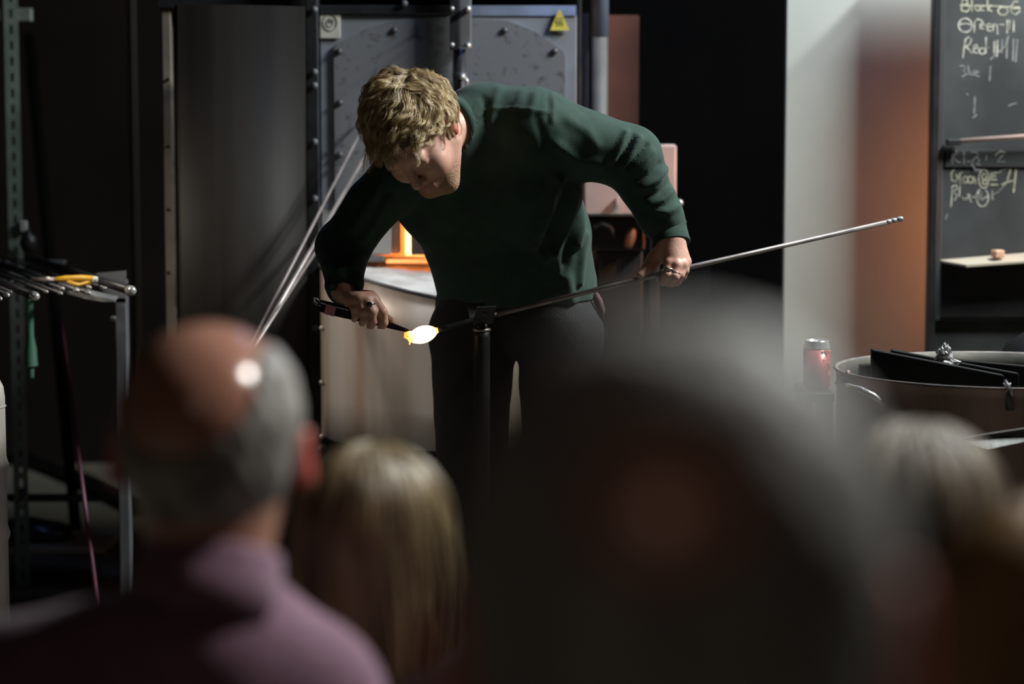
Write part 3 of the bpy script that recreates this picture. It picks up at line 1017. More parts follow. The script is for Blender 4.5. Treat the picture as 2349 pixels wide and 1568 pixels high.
YC = 6.3
root = thing('control_cabinet', 'warm grey control cabinet on a dark stand right of the furnace', 'cabinet', (P(1440, 400, YC)[0], YC + 0.13, 0))
body = pbox(1338, 331, 1552, 495, YC, 0.05, 0.006).build('door', M_cabinet, root)
pbox(1342, 335, 1548, 492, YC + 0.052, 0.17, 0.006).build('body', M_cabinet, root)
c = P(1415, 462, YC - 0.002)
kn = MB().bbox(c + (0, -0.012, 0), (0.010, 0.022, 0.026), 0.003).build('handle', M_cabinet, body)
c = P(1550, 466, YC - 0.01)
MB().lathe([(0.007, 0), (0.009, 0.006), (0.011, 0.016), (0.007, 0.024), (0.0005, 0.026)], c + (0.0, -0.002, 0), (0.55, -0.8, 0.1), 16).build('latch_knob', M_steel, body, True)
MB().tube([c, c + (0.004, 0, -0.022)], [0.007, 0.009], 10).build('latch_tail', M_pipe, body, True)
pbox(1452, 485, 1482, 499, YC - 0.01, 0.05, 0.004).build('corner_lip', M_cabinet, body)
zc = P(1440, 497, YC)[2]
pbox(1345, 500, 1480, 575, YC + 0.06, 0.14, 0.006).build('motor_housing', M_blackmetal, root)
MB().lathe([(0.005, -0.030), (0.012, -0.025), (0.015, 0.0), (0.012, 0.024), (0.006, 0.030)], P(1446, 545, YC + 0.04), (0.25, 0, 1), 20).build('motor_bulb', mat('dull_copper', (0.28, 0.12, 0.07), (0.18, 0.08, 0.05), 0.5, 0.5), root, True)
MB().tube([P(1362, 520, YC + 0.03), P(1380, 512, YC + 0.02), P(1400, 520, YC + 0.03), P(1410, 545, YC + 0.04)], 0.006, 10).build('cable', M_darkmetal, root, True)
zh = P(1440, 575, YC + 0.1)[2]
MB().bbox((P(1420, 575, YC + 0.12)[0], YC + 0.13, zh / 2), (0.13, 0.1, zh), 0.004).build('stand', M_blackmetal, root)
MB().bbox((P(1500, 575, YC + 0.12)[0], YC + 0.13, zc / 2), (0.03, 0.04, zc), 0.004).build('stand', M_blackmetal, root)
# faint grey post in the dark
x = P(1612, 640, 6.9)[0]
zt = P(1612, 600, 6.9)[2]
o = MB().bbox((x, 6.9, zt / 2), (0.05, 0.03, zt), 0.003).build('bollard_post', M_darkmetal)
tag(o, 'faint dark grey post in the shadow beyond the gripping hand', 'post')

# ------------------------------------------------------------------ chalkboard
YB = 6.2
root = thing('chalkboard', 'large framed chalkboard with handwritten colour tallies at the right edge', 'chalkboard', (P(2250, 300, YB)[0], YB + 0.03, 0))
XB = lambda x: P(x, 400, YB)[0]
ZB = lambda y: P(2250, y, YB)[2]
ztb = 1.94
xr = 1.95
xl = XB(2134)
MB().bbox(((XB(2160) + xr) / 2, YB + 0.022, (ztb + ZB(735)) / 2), (xr - XB(2160), 0.02, ztb - ZB(735)), 0.002).build('board', M_board, root)
MB().bbox(((xl + XB(2150)) / 2, YB + 0.015, ztb / 2), (XB(2150) - xl, 0.05, ztb), 0.002).build('frame_rail', M_blackmetal, root)
MB().bbox(((XB(2150) + XB(2163)) / 2, YB + 0.018, (ztb + ZB(735)) / 2), (XB(2163) - XB(2150), 0.03, ztb - ZB(735)), 0.002).build('frame_rail', mat('frame_grey', (0.045, 0.045, 0.048), None, 0.5), root)
MB().bbox((xr, YB + 0.015, ztb / 2), (0.03, 0.05, ztb), 0.002).build('frame_rail', M_blackmetal, root)
MB().bbox(((xl + xr) / 2, YB + 0.015, ztb + 0.01), (xr - xl + 0.03, 0.05, 0.03), 0.002).build('frame_rail', M_blackmetal, root)
MB().bbox(((XB(2160) + xr) / 2, YB + 0.008, (ZB(345) + ZB(383)) / 2), (xr - XB(2160) - 0.02, 0.004, ZB(345) - ZB(383)), 0.001).build('clean_band', M_boarddark, root)
MB().bbox(((XB(2150) + xr) / 2, YB + 0.02, (ZB(608) + ZB(728)) / 2), (xr - XB(2150), 0.03, ZB(608) - ZB(728)), 0.002).build('lower_rail', M_blackmetal, root)
MB().bbox(((XB(2145) + xr) / 2, YB + 0.04, ZB(732) / 2), (xr - XB(2145), 0.015, ZB(732)), 0.002).build('kick_board', M_board, root)
# pointer bar
b0, b1 = P(2203, 323, YB - 0.02), P(2360, 312, YB - 0.02)
d = unit(b1 - b0)
MB().tube([b0, b0 + d * 0.55], 0.0062, 12).build('bar', M_copperbar, root, True)
MB().bbox(P(2187, 326, YB - 0.012), (0.038, 0.03, 0.016), 0.003).build('bar_holder', M_blackmetal, root)
# chalk tray, sagging towards the left
t0, t1 = P(2152, 596, YB + 0.01), P(2349, 580, YB + 0.01)
f0, f1 = P(2217, 607, YB - 0.06), P(2349, 598, YB - 0.06)
ex = 0.5
dd = unit(t1 - t0)
df = unit(f1 - f0)
MB().prism([t0, t0 + dd * (ex + 0.25), f0 + df * (ex + 0.15), f0], (0, 0, -0.006)).build('chalk_tray', M_tray, root)
# handwriting, board coordinates taken as pairs measured on the board face
def T1(p): return 2130 + p[0] / 4.9, p[1] / 4.9
def T2(p): return 2130 + p[0] / 4.9, 300 + p[1] / 4.9
def loop(cx, cy, rx, ry, a0=0, a1=360, n=16):
    return [(cx + rx * math.cos(math.radians(a0 + (a1 - a0) * i / n)), cy + ry * math.sin(math.radians(a0 + (a1 - a0) * i / n))) for i in range(n + 1)]
def writing(strokes, tf, m, r, Yw):
    mb = MB()
    for s in strokes:
        pts = []
        for q in s:
            px, py = tf(q)
            pts.append(P(px, py, Yw))
        n0 = len(mb.v)
        mb.tube(pts, r, 6)
        for i in range(n0, len(mb.v)):
            v = mb.v[i]
            mb.v[i] = (v[0], Yw + (v[1] - Yw) * 0.25, v[2])
    mb.build('chalk_writing', m, root)['kind'] = 'stuff'
YW = YB + 0.0115
writing([[(380, -10), (372, 60), (368, 120)], [(380, 55), (440, 62), (465, 95), (430, 132), (372, 122)], [(375, -5), (430, 0), (440, 40), (385, 58)], [(485, -10), (488, 130)],
         loop(548, 92, 26, 30), [(576, 65), (580, 125)], [(625, 72), (596, 80), (596, 118), (630, 122)], [(660, -5), (668, 130)], [(705, 60), (672, 92), (712, 135)],
         loop(835, 125, 55, 45), [(1010, 20), (960, 20), (925, 80), (925, 140), (975, 168), (1025, 130), (1020, 90), (930, 100)], [(350, 62), (700, 66), (1030, 88)]], T1, M_chalkyellow, 0.0023, YW)
writing([loop(412, 285, 76, 78, -60, 300), [(350, 275), (420, 265), (482, 278)], [(512, 372), (516, 250), (550, 212), (600, 235), (606, 255)], [(575, 295), (632, 280), (610, 255), (580, 275), (578, 320), (625, 325)],
         [(655, 310), (705, 300), (690, 265), (655, 280), (655, 340), (705, 352)], [(722, 352), (730, 270), (768, 275), (775, 388)], [(795, 275), (850, 280)], [(885, 222), (882, 382)], [(912, 225), (908, 330)], [(957, 228), (956, 360)]], T1, M_chalk, 0.0022, YW)
writing([[(415, 440), (395, 560), (385, 655)], [(408, 455), (445, 415), (482, 445), (462, 500), (405, 530)], [(425, 525), (488, 602)], [(500, 550), (556, 538), (540, 500), (505, 520), (503, 580), (548, 602)],
         loop(603, 575, 36, 33), [(645, 415), (642, 600)], [(672, 535), (680, 537)], [(775, 448), (768, 640)], [(740, 460), (735, 600)]], T1, M_chalk, 0.0023, YW)
writing([[(828, 440), (820, 600)], [(882, 430), (876, 660)], [(955, 430), (946, 690)], [(997, 440), (978, 700)], [(900, 400), (860, 520), (760, 610), (690, 672)]], T1, M_chalkpale, 0.0028, YW)
writing([[(350, 748), (392, 735), (412, 772), (388, 800), (425, 832), (375, 866)], [(446, 730), (450, 850)], [(470, 800), (478, 850), (508, 845), (510, 790)], [(528, 832), (562, 802), (535, 788), (530, 850), (572, 862)], [(695, 738), (685, 912)]], T1, M_chalkpale, 0.0024, YW)
writing([[(425, 1055), (448, 1068)], [(520, 1080), (515, 1200), (510, 1280)], [(540, 1282), (522, 1310), (490, 1322)], [(895, 1195), (940, 1172), (990, 1160)]], T1, M_chalkpale, 0.0022, YW)
writing([[(268, 372), (266, 235), (300, 208), (318, 248), (272, 285), (320, 345), (362, 355)], [(395, 232), (400, 372)], [(432, 348), (478, 342)], [(480, 240), (535, 238), (558, 285), (500, 325), (488, 380), (530, 440), (592, 442)], [(520, 290), (575, 330), (540, 380), (585, 382)], [(652, 272), (645, 332)], [(840, 262), (772, 350), (862, 345)]], T2, M_chalkpale, 0.0020, YB + 0.0055)
writing([[(748, 275), (810, 228), (868, 248)]], T2, M_chalkyellow, 0.0022, YB + 0.0055)
writing([[(292, 425), (252, 485), (262, 555), (302, 575), (332, 520), (300, 488)], [(358, 602), (348, 485), (385, 465)], loop(415, 550, 26, 36), loop(470, 550, 30, 36), [(500, 590), (505, 510), (538, 602)], [(548, 548), (575, 548)], loop(622, 540, 58, 105), loop(625, 515, 26, 32), loop(632, 575, 24, 28),
         [(772, 470), (706, 480), (704, 550), (772, 548)], [(706, 512), (760, 508)], [(695, 605), (782, 605)]], T2, M_chalkyellow, 0.0019, YW)
writing([[(925, 420), (905, 490), (885, 555)], [(820, 610), (880, 578), (952, 558)], [(985, 420), (970, 560), (955, 692)]], T2, M_chalkyellow, 0.0024, YW)
writing([[(868, 600), (780, 690), (700, 725)], [(780, 480), (830, 440), (900, 430)]], T2, M_chalkpale, 0.0016, YW)
writing([[(268, 620), (258, 760), (252, 862)], [(265, 622), (315, 610), (322, 650), (276, 682), (322, 728), (290, 782)], [(352, 620), (345, 742)], [(380, 742), (398, 778), (430, 742), (432, 780)], [(442, 760), (470, 720), (440, 705), (480, 805)], [(488, 745), (535, 745)], loop(605, 750, 68, 100, -60, 250), [(558, 670), (575, 780), (590, 680), (605, 780), (645, 742), (672, 742)], [(715, 668), (718, 772)]], T2, M_chalk, 0.0018, YW)
writing([[(180, 985), (198, 1000)], [(215, 930), (195, 980)]], T2, M_chalkpale, 0.0026, YW)
c = P(2289, 582, YB - 0.03)
o = MB().bbox(c, (0.028, 0.03, 0.021), 0.003, np.array(Matrix.Rotation(0.25, 3, 'Z'))).build('wood_block', M_block)
tag(o, 'small orange wooden block resting on the chalk tray', 'block')

# ------------------------------------------------------------------ drum of tools, can and bench at right
YD = 4.85
dc = P(2292, 848, YD)
R_ = dc[0] - P(1915, 848, YD)[0]
zr = dc[2]
root = thing('tool_drum', 'large rusty steel drum filled with tools at the right edge', 'drum', (dc[0], YD, 0))
prof = [(R_ * 0.96, 0.0), (R_ * 0.97, 0.4), (R_ * 0.985, 0.55), (R_ * 0.985, 0.58), (R_ * 0.97, 0.60), (R_ * 0.98, zr - 0.02), (R_ * 0.985, zr - 0.004), (R_, zr), (R_ * 0.99, zr + 0.003)]
MB().lathe(prof, (dc[0], YD, 0), (0, 0, 1), 96, caps=False).build('shell', M_drumrust, root, True)
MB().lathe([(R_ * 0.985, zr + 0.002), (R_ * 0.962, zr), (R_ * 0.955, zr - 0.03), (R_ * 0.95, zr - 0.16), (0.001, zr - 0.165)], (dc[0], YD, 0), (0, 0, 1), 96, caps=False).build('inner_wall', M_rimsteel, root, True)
MB().lathe([(R_ * 0.985, zr - 0.001), (R_ * 1.0, zr + 0.003), (R_ * 0.985, zr + 0.004), (R_ * 0.97, zr + 0.001)], (dc[0], YD, 0), (0, 0, 1), 96, caps=False).build('rolled_rim', M_pipe, root, True)
def on_drum(px, py, off=0.0):
    p1 = P(px, py, 1.0)
    o = np.array([0, 0, CAM_Z])
    d = p1 - o
    rr = R_ * 0.98 + off
    A = d[0] ** 2 + d[1] ** 2
    B = -2 * (d[0] * dc[0] + d[1] * YD)
    Cc = dc[0] ** 2 + YD ** 2 - rr ** 2
    t = (-B - math.sqrt(max(B * B - 4 * A * Cc, 0))) / (2 * A)
    return o + d * t
hp = [on_drum(1930, 884, 0.0), on_drum(1945, 885, 0.03), on_drum(1975, 893, 0.045), on_drum(2005, 908, 0.04), on_drum(2024, 925, 0.02), on_drum(2034, 930, 0.0)]
MB().tube(hp, [0.004, 0.006, 0.0065, 0.0065, 0.006, 0.004], 10).build('handle', M_steel, root, True)
MB().tube([on_drum(1920, 878, 0.002), on_drum(1934, 866, 0.004), on_drum(1946, 853, 0.002)], 0.005, 8).build('handle_bracket', M_drumrust, root, True)
v0 = on_drum(2314, 890, 0.004)
MB().tube([on_drum(2304, 872, 0.004), on_drum(2316, 892, 0.008), on_drum(2316, 940, 0.006)], [0.004, 0.006, 0.009], 8).build('clasp', M_darkmetal, root, True)
MB().tube([on_drum(2302, 878, 0.008), on_drum(2312, 890, 0.012), on_drum(2318, 878, 0.01)], 0.0022, 6).build('clasp_wire', M_steel, root, True)
MB().tube([on_drum(2308, 900, 0.010), on_drum(2314, 888, 0.012), on_drum(2322, 908, 0.012)], 0.002, 6).build('clasp_wire', M_steel, root, True)

def slab_tool(p0, p1, p2, p3, th, m, name, lab, cat):
    o = MB().prism([p0, p1, p2, p3], (0.0, th, 0)).build(name, m)
    bv = o.modifiers.new('bevel', 'BEVEL')
    bv.width = 0.0025
    bv.segments = 2
    tag(o, lab, cat)
    return o
M_graphite = mat('graphite', (0.008, 0.008, 0.009), (0.012, 0.012, 0.013), 0.6, 0.0, spec=0.15)
ya = 4.74
slab_tool(P(2000, 801, ya), P(2303, 860, ya), P(2303, 960, ya), P(2000, 905, ya), 0.022, M_graphite, 'graphite_plate', 'front black graphite plate standing in the tool drum', 'plate')
yb = 4.86
slab_tool(P(2046, 802, yb), P(2338, 856, yb), P(2338, 950, yb), P(2046, 905, yb), 0.02, M_graphite, 'graphite_plate', 'rear black graphite plate in the drum behind the front one', 'plate')
yc = 4.80
slab_tool(P(1975, 838, yc), P(2000, 836, yc), P(2000, 920, yc), P(1968, 900, yc), 0.03, M_graphite, 'graphite_block', 'small black block at the left end of the graphite plates', 'block')
yd = 4.98
slab_tool(P(2180, 823, yd), P(2420, 845, yd), P(2420, 930, yd), P(2180, 900, yd), 0.02, M_graphite, 'graphite_plate', 'low black plate rearmost in the tool drum behind the foil', 'plate')
# crumpled foil
fc = P(2168, 822, 4.835)
r2 = np.random.RandomState(3)
vs, fs = [], []
nu, nv = 22, 16
for j in range(nv + 1):
    th = math.pi * j / nv
    for i in range(nu):
        ph = 2 * math.pi * i / nu
        hgt = 0.030
        rad = 0.020 * (1 + 0.0 * th) * (1.25 if th > 1.6 else 0.85)
        q = 1 + 0.22 * r2.randn() * math.sin(th)
        vs.append(fc + np.array([rad * q * math.sin(th) * math.cos(ph), rad * 0.55 * q * math.sin(th) * math.sin(ph), hgt * math.cos(th) * (1 + 0.1 * r2.randn())]))
for j in range(nv):
    for i in range(nu):
        k = (i + 1) % nu
        fs.append((j * nu + i, (j + 1) * nu + i, (j + 1) * nu + k, j * nu + k))
o = MB().add(vs, fs).build('crumpled_foil', M_foil)
tag(o, 'bright crumpled silver foil wedged between the graphite plates', 'foil')
# black bin behind the drum
bc = P(2395, 1000, 5.75)
o = MB().lathe([(0.10, 0.0), (0.12, 0.3), (0.125, P(2395, 830, 5.75)[2]), (0.10, P(2395, 790, 5.75)[2]), (0.06, P(2395, 765, 5.75)[2]), (0.001, P(2395, 758, 5.75)[2])], (bc[0], 5.75, 0), (0, 0, 1), 40).build('domed_bin', M_graphite, smooth=True)
tag(o, 'black dome topped bin behind the tool drum at the right edge', 'bin')
# rail in front of the drum
r0, r1 = P(2196, 1012, 4.36), P(2420, 982, 4.42)
root = thing('bench_rail', 'flat dark steel bench rail in front of the rusty drum', 'rail', (r1[0], r1[1], 0))
MB().prism([r0 + (0, 0, 0.004), r1 + (0, 0, 0.006), r1 + (0, 0, -0.014), r0 + (0.06, 0, -0.015)], (0, 0.012, 0)).build('bar', mat('rail_dark', (0.03, 0.035, 0.035), (0.10, 0.10, 0.095), 0.45, 0.4, scale=60), root)
MB().prism([r0 + (0, -0.002, 0.003), r1 + (0, -0.002, 0.005), r1 + (0, -0.002, 0.009), r0 + (0, -0.002, 0.006)], (0, 0.010, 0)).build('top_edge', M_grey_pipe, root)
MB().bbox((r1[0] - 0.02, r1[1] + 0.02, (r1[2] - 0.012) / 2), (0.04, 0.03, r1[2] - 0.012), 0.003).build('leg', M_blackmetal, root)
# can on a small table
ct = P(1874, 780, 5.55)
cr = (P(1905, 830, 5.55)[0] - P(1842, 830, 5.55)[0]) / 2
zt0 = ct[2] - 0.124
root = thing('side_table', 'small dark side table holding the red can', 'table', (ct[0], 5.6, 0))
MB().bbox((ct[0], 5.6, zt0 - 0.0125), (0.075, 0.20, 0.025), 0.004).build('top', M_blackmetal, root)
for sx in (-0.025, 0.025):
    for sy in (-0.08, 0.08):
        MB().bbox((ct[0] + sx, 5.6 + sy, (zt0 - 0.025) / 2), (0.02, 0.02, zt0 - 0.025), 0.002).build('leg', M_blackmetal, root)
root = thing('drink_can', 'red drink can with silver lid in front of the white partition', 'can', (ct[0], 5.55, zt0))
H = 0.124
MB().lathe([(cr * 0.78, 0.0), (cr * 0.82, 0.003), (cr, 0.012), (cr, H - 0.022)], (ct[0], 5.55, zt0), (0, 0, 1), 40).build('body', M_can, root, True)
MB().lathe([(cr, H - 0.0225), (cr * 0.985, H - 0.018), (cr * 0.86, H - 0.005), (cr * 0.86, H - 0.002), (cr * 0.85, H), (cr * 0.80, H - 0.001), (cr * 0.78, H - 0.006), (0.001, H - 0.006)], (ct[0], 5.55, zt0), (0, 0, 1), 40).build('lid', M_steel, root, True)
MB().tube([(ct[0] + cr * 0.3 * math.cos(t) + 0.002, 5.55 + 0.012 * math.sin(t) - 0.004, zt0 + H - 0.003) for t in np.linspace(0, 6.28, 14, endpoint=False)], 0.0016, 6, closed=True).build('tab', M_steel, root, True)
def can_pt(a, z): return (ct[0] + (cr + 0.0006) * math.cos(a), 5.55 + (cr + 0.0006) * math.sin(a), zt0 + z)
for path in ([(-60 + 9 * math.sin(t * 2.2), 0.09 + 0.012 * math.cos(t * 1.3)) for t in np.linspace(0, 6, 20)],
             [(-45 + 7 * math.cos(t), 0.055 + 0.016 * math.sin(t)) for t in np.linspace(0, 6.2, 16)],
             [(-80 + 6 * t, 0.098 + 0.003 * math.sin(t * 3)) for t in np.linspace(0, 9, 26)],
             [(-30 + 4 * math.sin(t * 3), 0.02 + t * 0.012) for t in np.linspace(0, 5, 20)]):
    MB().tube([can_pt(math.radians(a), z) for a, z in path], 0.0009, 5).build('printed_line', M_canprint, root)

# ------------------------------------------------------------------ rods leaning on the furnace
rod_ends = []
for (pa, pb, lab) in (((812, 332), (588, 768), 'left of the three slim steel rods leaning on the furnace'),
                      ((836, 360), (598, 772), 'thickest middle one of three steel rods leaning on the furnace'),
                      ((780, 490), (606, 760), 'shortest right one of three steel rods leaning on the furnace')):
    yo = 0.035 if 'left' in lab else (-0.02 if 'shortest' in lab else 0.0)
    a, b = P(pa[0], pa[1], 6.08 + yo), P(pb[0], pb[1], 5.72 + yo)
    d = (b - a) / np.linalg.norm(b - a)
    end = b + d * ((0.66 - b[2]) / d[2])
    rod_ends.append(end)
    top = a - d * (0.10 if pa[0] > 800 else 0.01)
    r = 0.0052 if 'thickest' in lab else 0.0038
    o = MB().tube([top, b, end], r, 10).build('punty_rod', M_pipe, smooth=True)
    tag(o, lab, 'rod', 'rods leaning on the furnace')

be = np.mean(rod_ends, axis=0)
root = thing('rod_bin', 'black round bin that the leaning rods stand in, behind the balding spectator', 'bin', (be[0], be[1], 0))
MB().lathe([(0.070, 0.0), (0.078, 0.30), (0.084, 0.72), (0.088, 0.725), (0.084, 0.73), (0.079, 0.72), (0.074, 0.655), (0.001, 0.653)], (be[0], be[1], 0), (0, 0, 1), 32).build('shell', M_blackmetal, root, True)

# ------------------------------------------------------------------ pipe stand, blowpipe in use, molten glass, tweezers
pg = P(1004, 757, 4.96)
pm = P(1105, 729, 4.985)
ph = P(1540, 622, 5.03)
pe = P(2062, 503, 5.12)
root = thing('working_blowpipe', 'long steel blowpipe held level by the glassblower', 'blowpipe', pg)
MB().tube([pg + unit(pg - pm) * -0.0, pg + (pm - pg) * 0.25, pm, pm + (ph - pm) * 0.08], [0.0055, 0.0072, 0.0066, 0.0058], 14).build('hot_end', M_blackmetal, root, True)
MB().tube([pm + (ph - pm) * 0.06, ph, pe], [0.0058, 0.0056, 0.0052], 14).build('shaft', M_pipe, root, True)
dp = unit(pe - ph)
MB().lathe([(0.0052, -0.03), (0.0060, -0.029), (0.0060, -0.022), (0.0048, -0.021), (0.0048, -0.018), (0.0060, -0.017), (0.0060, -0.009), (0.0048, -0.008), (0.0048, -0.005), (0.0062, -0.004), (0.0064, 0.006), (0.004, 0.010), (0.0005, 0.0105)], pe, dp, 14).build('mouthpiece', M_steel, root, True)

# glowing gather
gm = bpy.data.materials.new('molten_glass')
gm.use_nodes = True
nt = gm.node_tree
bs = nt.nodes['Principled BSDF']
bs.inputs['Roughness'].default_value = 0.1
bs.inputs['Base Color'].default_value = (0.9, 0.5, 0.2, 1)
tc = nt.nodes.new('ShaderNodeTexCoord')
vl = nt.nodes.new('ShaderNodeVectorMath')
vl.operation = 'LENGTH'
nt.links.new(tc.outputs['Object'], vl.inputs[0])
rp = nt.nodes.new('ShaderNodeValToRGB')
rp.color_ramp.elements[0].position = 0.0
rp.color_ramp.elements[0].color = (1.0, 0.88, 0.60, 1)
rp.color_ramp.elements[1].position = 0.044
rp.color_ramp.elements[1].color = (0.75, 0.13, 0.015, 1)
e = rp.color_ramp.elements.new(0.025)
e.color = (1.0, 0.78, 0.45, 1)
e = rp.color_ramp.elements.new(0.0325)
e.color = (1.0, 0.36, 0.07, 1)
nt.links.new(vl.outputs['Value'], rp.inputs['Fac'])
nt.links.new(rp.outputs['Color'], bs.inputs['Emission Color'])
bs.inputs['Emission Strength'].default_value = 2.6
gc = P(970, 767, 4.95)
ax = unit(P(1004, 756, 4.96) - P(940, 775, 4.94))
prof = []
for i in range(17):
    t = -1 + 2 * i / 16
    r = 0.0192 * (max(0, 1 - abs(t) ** 2.0)) ** 0.75
    if t > 0.75: r = max(r, 0.0065 - 0.004 * (t - 0.75))
    prof.append((max(r, 0.0004), t * 0.0365))
mg = MB().lathe(prof, (0, 0, 0), ax, 28)
tail = [P(950, 766, 4.948) - gc, P(940, 764, 4.946) - gc, P(930, 766, 4.945) - gc, P(929, 772, 4.945) - gc, P(937, 777, 4.945) - gc, P(941, 785, 4.944) - gc, P(939, 790, 4.944) - gc]
mg.tube(tail, [0.0075, 0.0055, 0.0045, 0.0035, 0.0028, 0.002, 0.0016], 10)
mg.tube([P(944, 770, 4.944) - gc, P(947, 779, 4.943) - gc, P(949, 787, 4.943) - gc], [0.0030, 0.0018, 0.0014], 8)
me = bpy.data.meshes.new('molten_glass')
me.from_pydata(mg.v, [], mg.f)
me.polygons.foreach_set('use_smooth', [True] * len(me.polygons))
me.materials.append(gm)
o = bpy.data.objects.new('molten_glass', me)
col.objects.link(o)
o.location = tuple(gc)
tag(o, 'glowing white hot molten glass gather on the blowpipe tip', 'molten glass')

# yoke stand
root = thing('pipe_stand', 'black pipe stand with a notched rest under the blowpipe', 'stand', (pm[0], pm[1], 0))
px_, py_ = pm[0], pm[1]
zt = P(1103, 753, py_)[2]
MB().lathe([(0.0185, 0.03), (0.0185, zt - 0.02), (0.0175, zt)], (px_, py_, 0), (0, 0, 1), 24).build('post', M_blackmetal, root, True)
MB().lathe([(0.019, zt - 0.006), (0.0198, zt - 0.004), (0.0198, zt), (0.016, zt + 0.001)], (px_, py_, 0), (0, 0, 1), 24).build('collar', M_pipe, root, True)
MB().lathe([(0.10, 0.0), (0.10, 0.02), (0.05, 0.03), (0.02, 0.06)], (px_, py_, 0), (0, 0, 1), 32).build('base', M_blackmetal, root, True)
MB().tube([(px_, py_, zt - 0.002), (px_, py_, pm[2] - 0.012)], 0.013, 16).build('neck', M_blackmetal, root, True)
# the two leaves of the rest: V section along the pipe, the far leaf rising behind it
A = lambda x, y, Y: P(x, y, Y)
MB().prism([A(1094, 706, 4.935), A(1138, 704, 4.935), A(1130, 742, 4.972), A(1083, 746, 4.972)], (0, 0.003, 0.003)).build('rest_leaf', M_blackmetal, root)
MB().prism([A(1071, 694, 5.035), A(1113, 694, 5.035), A(1124, 740, 4.985), A(1079, 738, 4.985)], (0, 0.003, -0.003)).build('rest_leaf', M_greymetal, root)
put('bolt', bolt_mesh('bolt_rest', 0.0045, 0.003, M_darkmetal), root, P(1112, 719, 4.948))

# tweezers with pink tape
root = thing('glass_tweezers', 'long black steel tweezers with pink tape gripping the molten glass', 'tweezers', P(820, 725, 4.955))
def strip(path, w, th, name, m, up=(0, 0, 1)):
    mb = MB()
    pts = [np.asarray(p, float) for p in path]
    vs, fs = [], []
    n = len(pts)
    for i in range(n):
        t = unit(pts[min(i + 1, n - 1)] - pts[max(i - 1, 0)])
        y = np.array([0, 1.0, 0])
        up_ = unit(np.cross(t, y))
        if up_[2] < 0: up_ = -up_
        ww = w[i] / 2
        for a, b in ((1, -1), (1, 1), (-1, 1), (-1, -1)):
            vs.append(pts[i] + up_ * ww * a + y * th / 2 * b)
    for i in range(n - 1):
        for k in range(4):
            l = (k + 1) % 4
            fs.append((i * 4 + k, i * 4 + l, (i + 1) * 4 + l, (i + 1) * 4 + k))
    fs += [(0, 1, 2, 3), tuple((n - 1) * 4 + k for k in (3, 2, 1, 0))]
    return mb.add(vs, fs).build(name, m, root)
yt = 4.955
M_blade = mat('tweezer_steel', (0.055, 0.05, 0.055), (0.03, 0.028, 0.03), 0.28, 0.9)
strip([P(728, 703, yt), P(760, 712, yt), P(800, 722, yt), P(860, 738, yt), P(915, 753, yt), P(950, 763, yt)], [0.018, 0.020, 0.018, 0.014, 0.009, 0.003], 0.003, 'blade', M_blade)
strip([P(727, 689, yt + 0.012), P(760, 698, yt + 0.014), P(800, 709, yt + 0.014), P(860, 729, yt + 0.012), P(915, 749, yt + 0.006), P(950, 761, yt + 0.003)], [0.008, 0.010, 0.010, 0.008, 0.006, 0.003], 0.003, 'blade', M_blade)
lp = [P(734, 691, yt + 0.012), P(726, 685, yt + 0.012), P(720, 684, yt + 0.009), P(720, 691, yt + 0.005), P(727, 698, yt + 0.002), P(736, 701, yt)]
MB().tube(lp, [0.0025, 0.0028, 0.003, 0.003, 0.003, 0.0028], 8).build('loop', M_pipe, root, True)
strip([P(746, 708.5, yt - 0.0005), P(769, 714.5, yt - 0.0005)], [0.0215, 0.0215], 0.0055, 'tape_band', M_tape)
MB().tube([P(735, 694, yt - 0.002), P(800, 711, yt - 0.002)], 0.0011, 6).build('bright_edge', M_steel, root)
MB().tube([P(895, 738, yt + 0.004), P(940, 756, yt)], 0.0010, 6).build('bright_edge', M_steel, root)

# ------------------------------------------------------------------ the glassblower
foot_y = 5.25
man = thing('person', 'glassblower in dark green shirt bending over the blowpipe with tweezers', 'person', (P(1180, 700, 5.25)[0], 5.25, 0))

# head frame
hu = unit((-0.547, -0.667, 0.506))
hf = np.array([-0.10, -0.55, -0.83])
hf = unit(hf - hu * (hf @ hu))
hl = np.cross(hu, hf)
HC = P(952, 304, 4.88)
RH = np.stack([hl, hf, hu])
def H3(l, f, u): return HC + l * hl + f * hf + u * hu

neck_base = P(1085, 300, 5.05)
HS = 0.0028
fl_ = Field(HC - 0.19, HC + 0.24, HS)
fl_.ell(H3(0, -0.012, 0.022), (0.076, 0.097, 0.092), RH, k=0.0)
fl_.ell(H3(0, 0.030, -0.045), (0.060, 0.064, 0.078), RH, k=0.035)
fl_.cone(H3(-0.022, 0.072, -0.104), 0.018, H3(0.022, 0.072, -0.104), 0.018, 0.03)       # chin
fl_.cone(H3(0.056, 0.0, -0.062), 0.018, H3(0.024, 0.070, -0.102), 0.018, 0.03)           # jaw lines
fl_.cone(H3(-0.056, 0.0, -0.062), 0.018, H3(-0.024, 0.070, -0.102), 0.018, 0.03)
for s in (-1, 1):
    fl_.ball(H3(s * 0.042, 0.066, -0.030), 0.024, 0.03)                                  # cheek
    fl_.ball(H3(s * 0.033, 0.106, 0.002), 0.013, 0.014, 'sub')                            # eye socket
fl_.cone(H3(-0.036, 0.082, 0.022), 0.013, H3(0.036, 0.082, 0.022), 0.013, 0.014)         # brow
for s in (-1, 1):
    fl_.ell(H3(s * 0.032, 0.081, 0.000), (0.015, 0.012, 0.010), RH, k=0.003)              # closed lids
fl_.cone(H3(0, 0.090, 0.012), 0.008, H3(0, 0.114, -0.030), 0.0115, 0.010)                # nose
for s in (-1, 1):
    fl_.ball(H3(s * 0.011, 0.103, -0.036), 0.008, 0.006)
fl_.ball(H3(0, 0.090, -0.068), 0.018, 0.02)
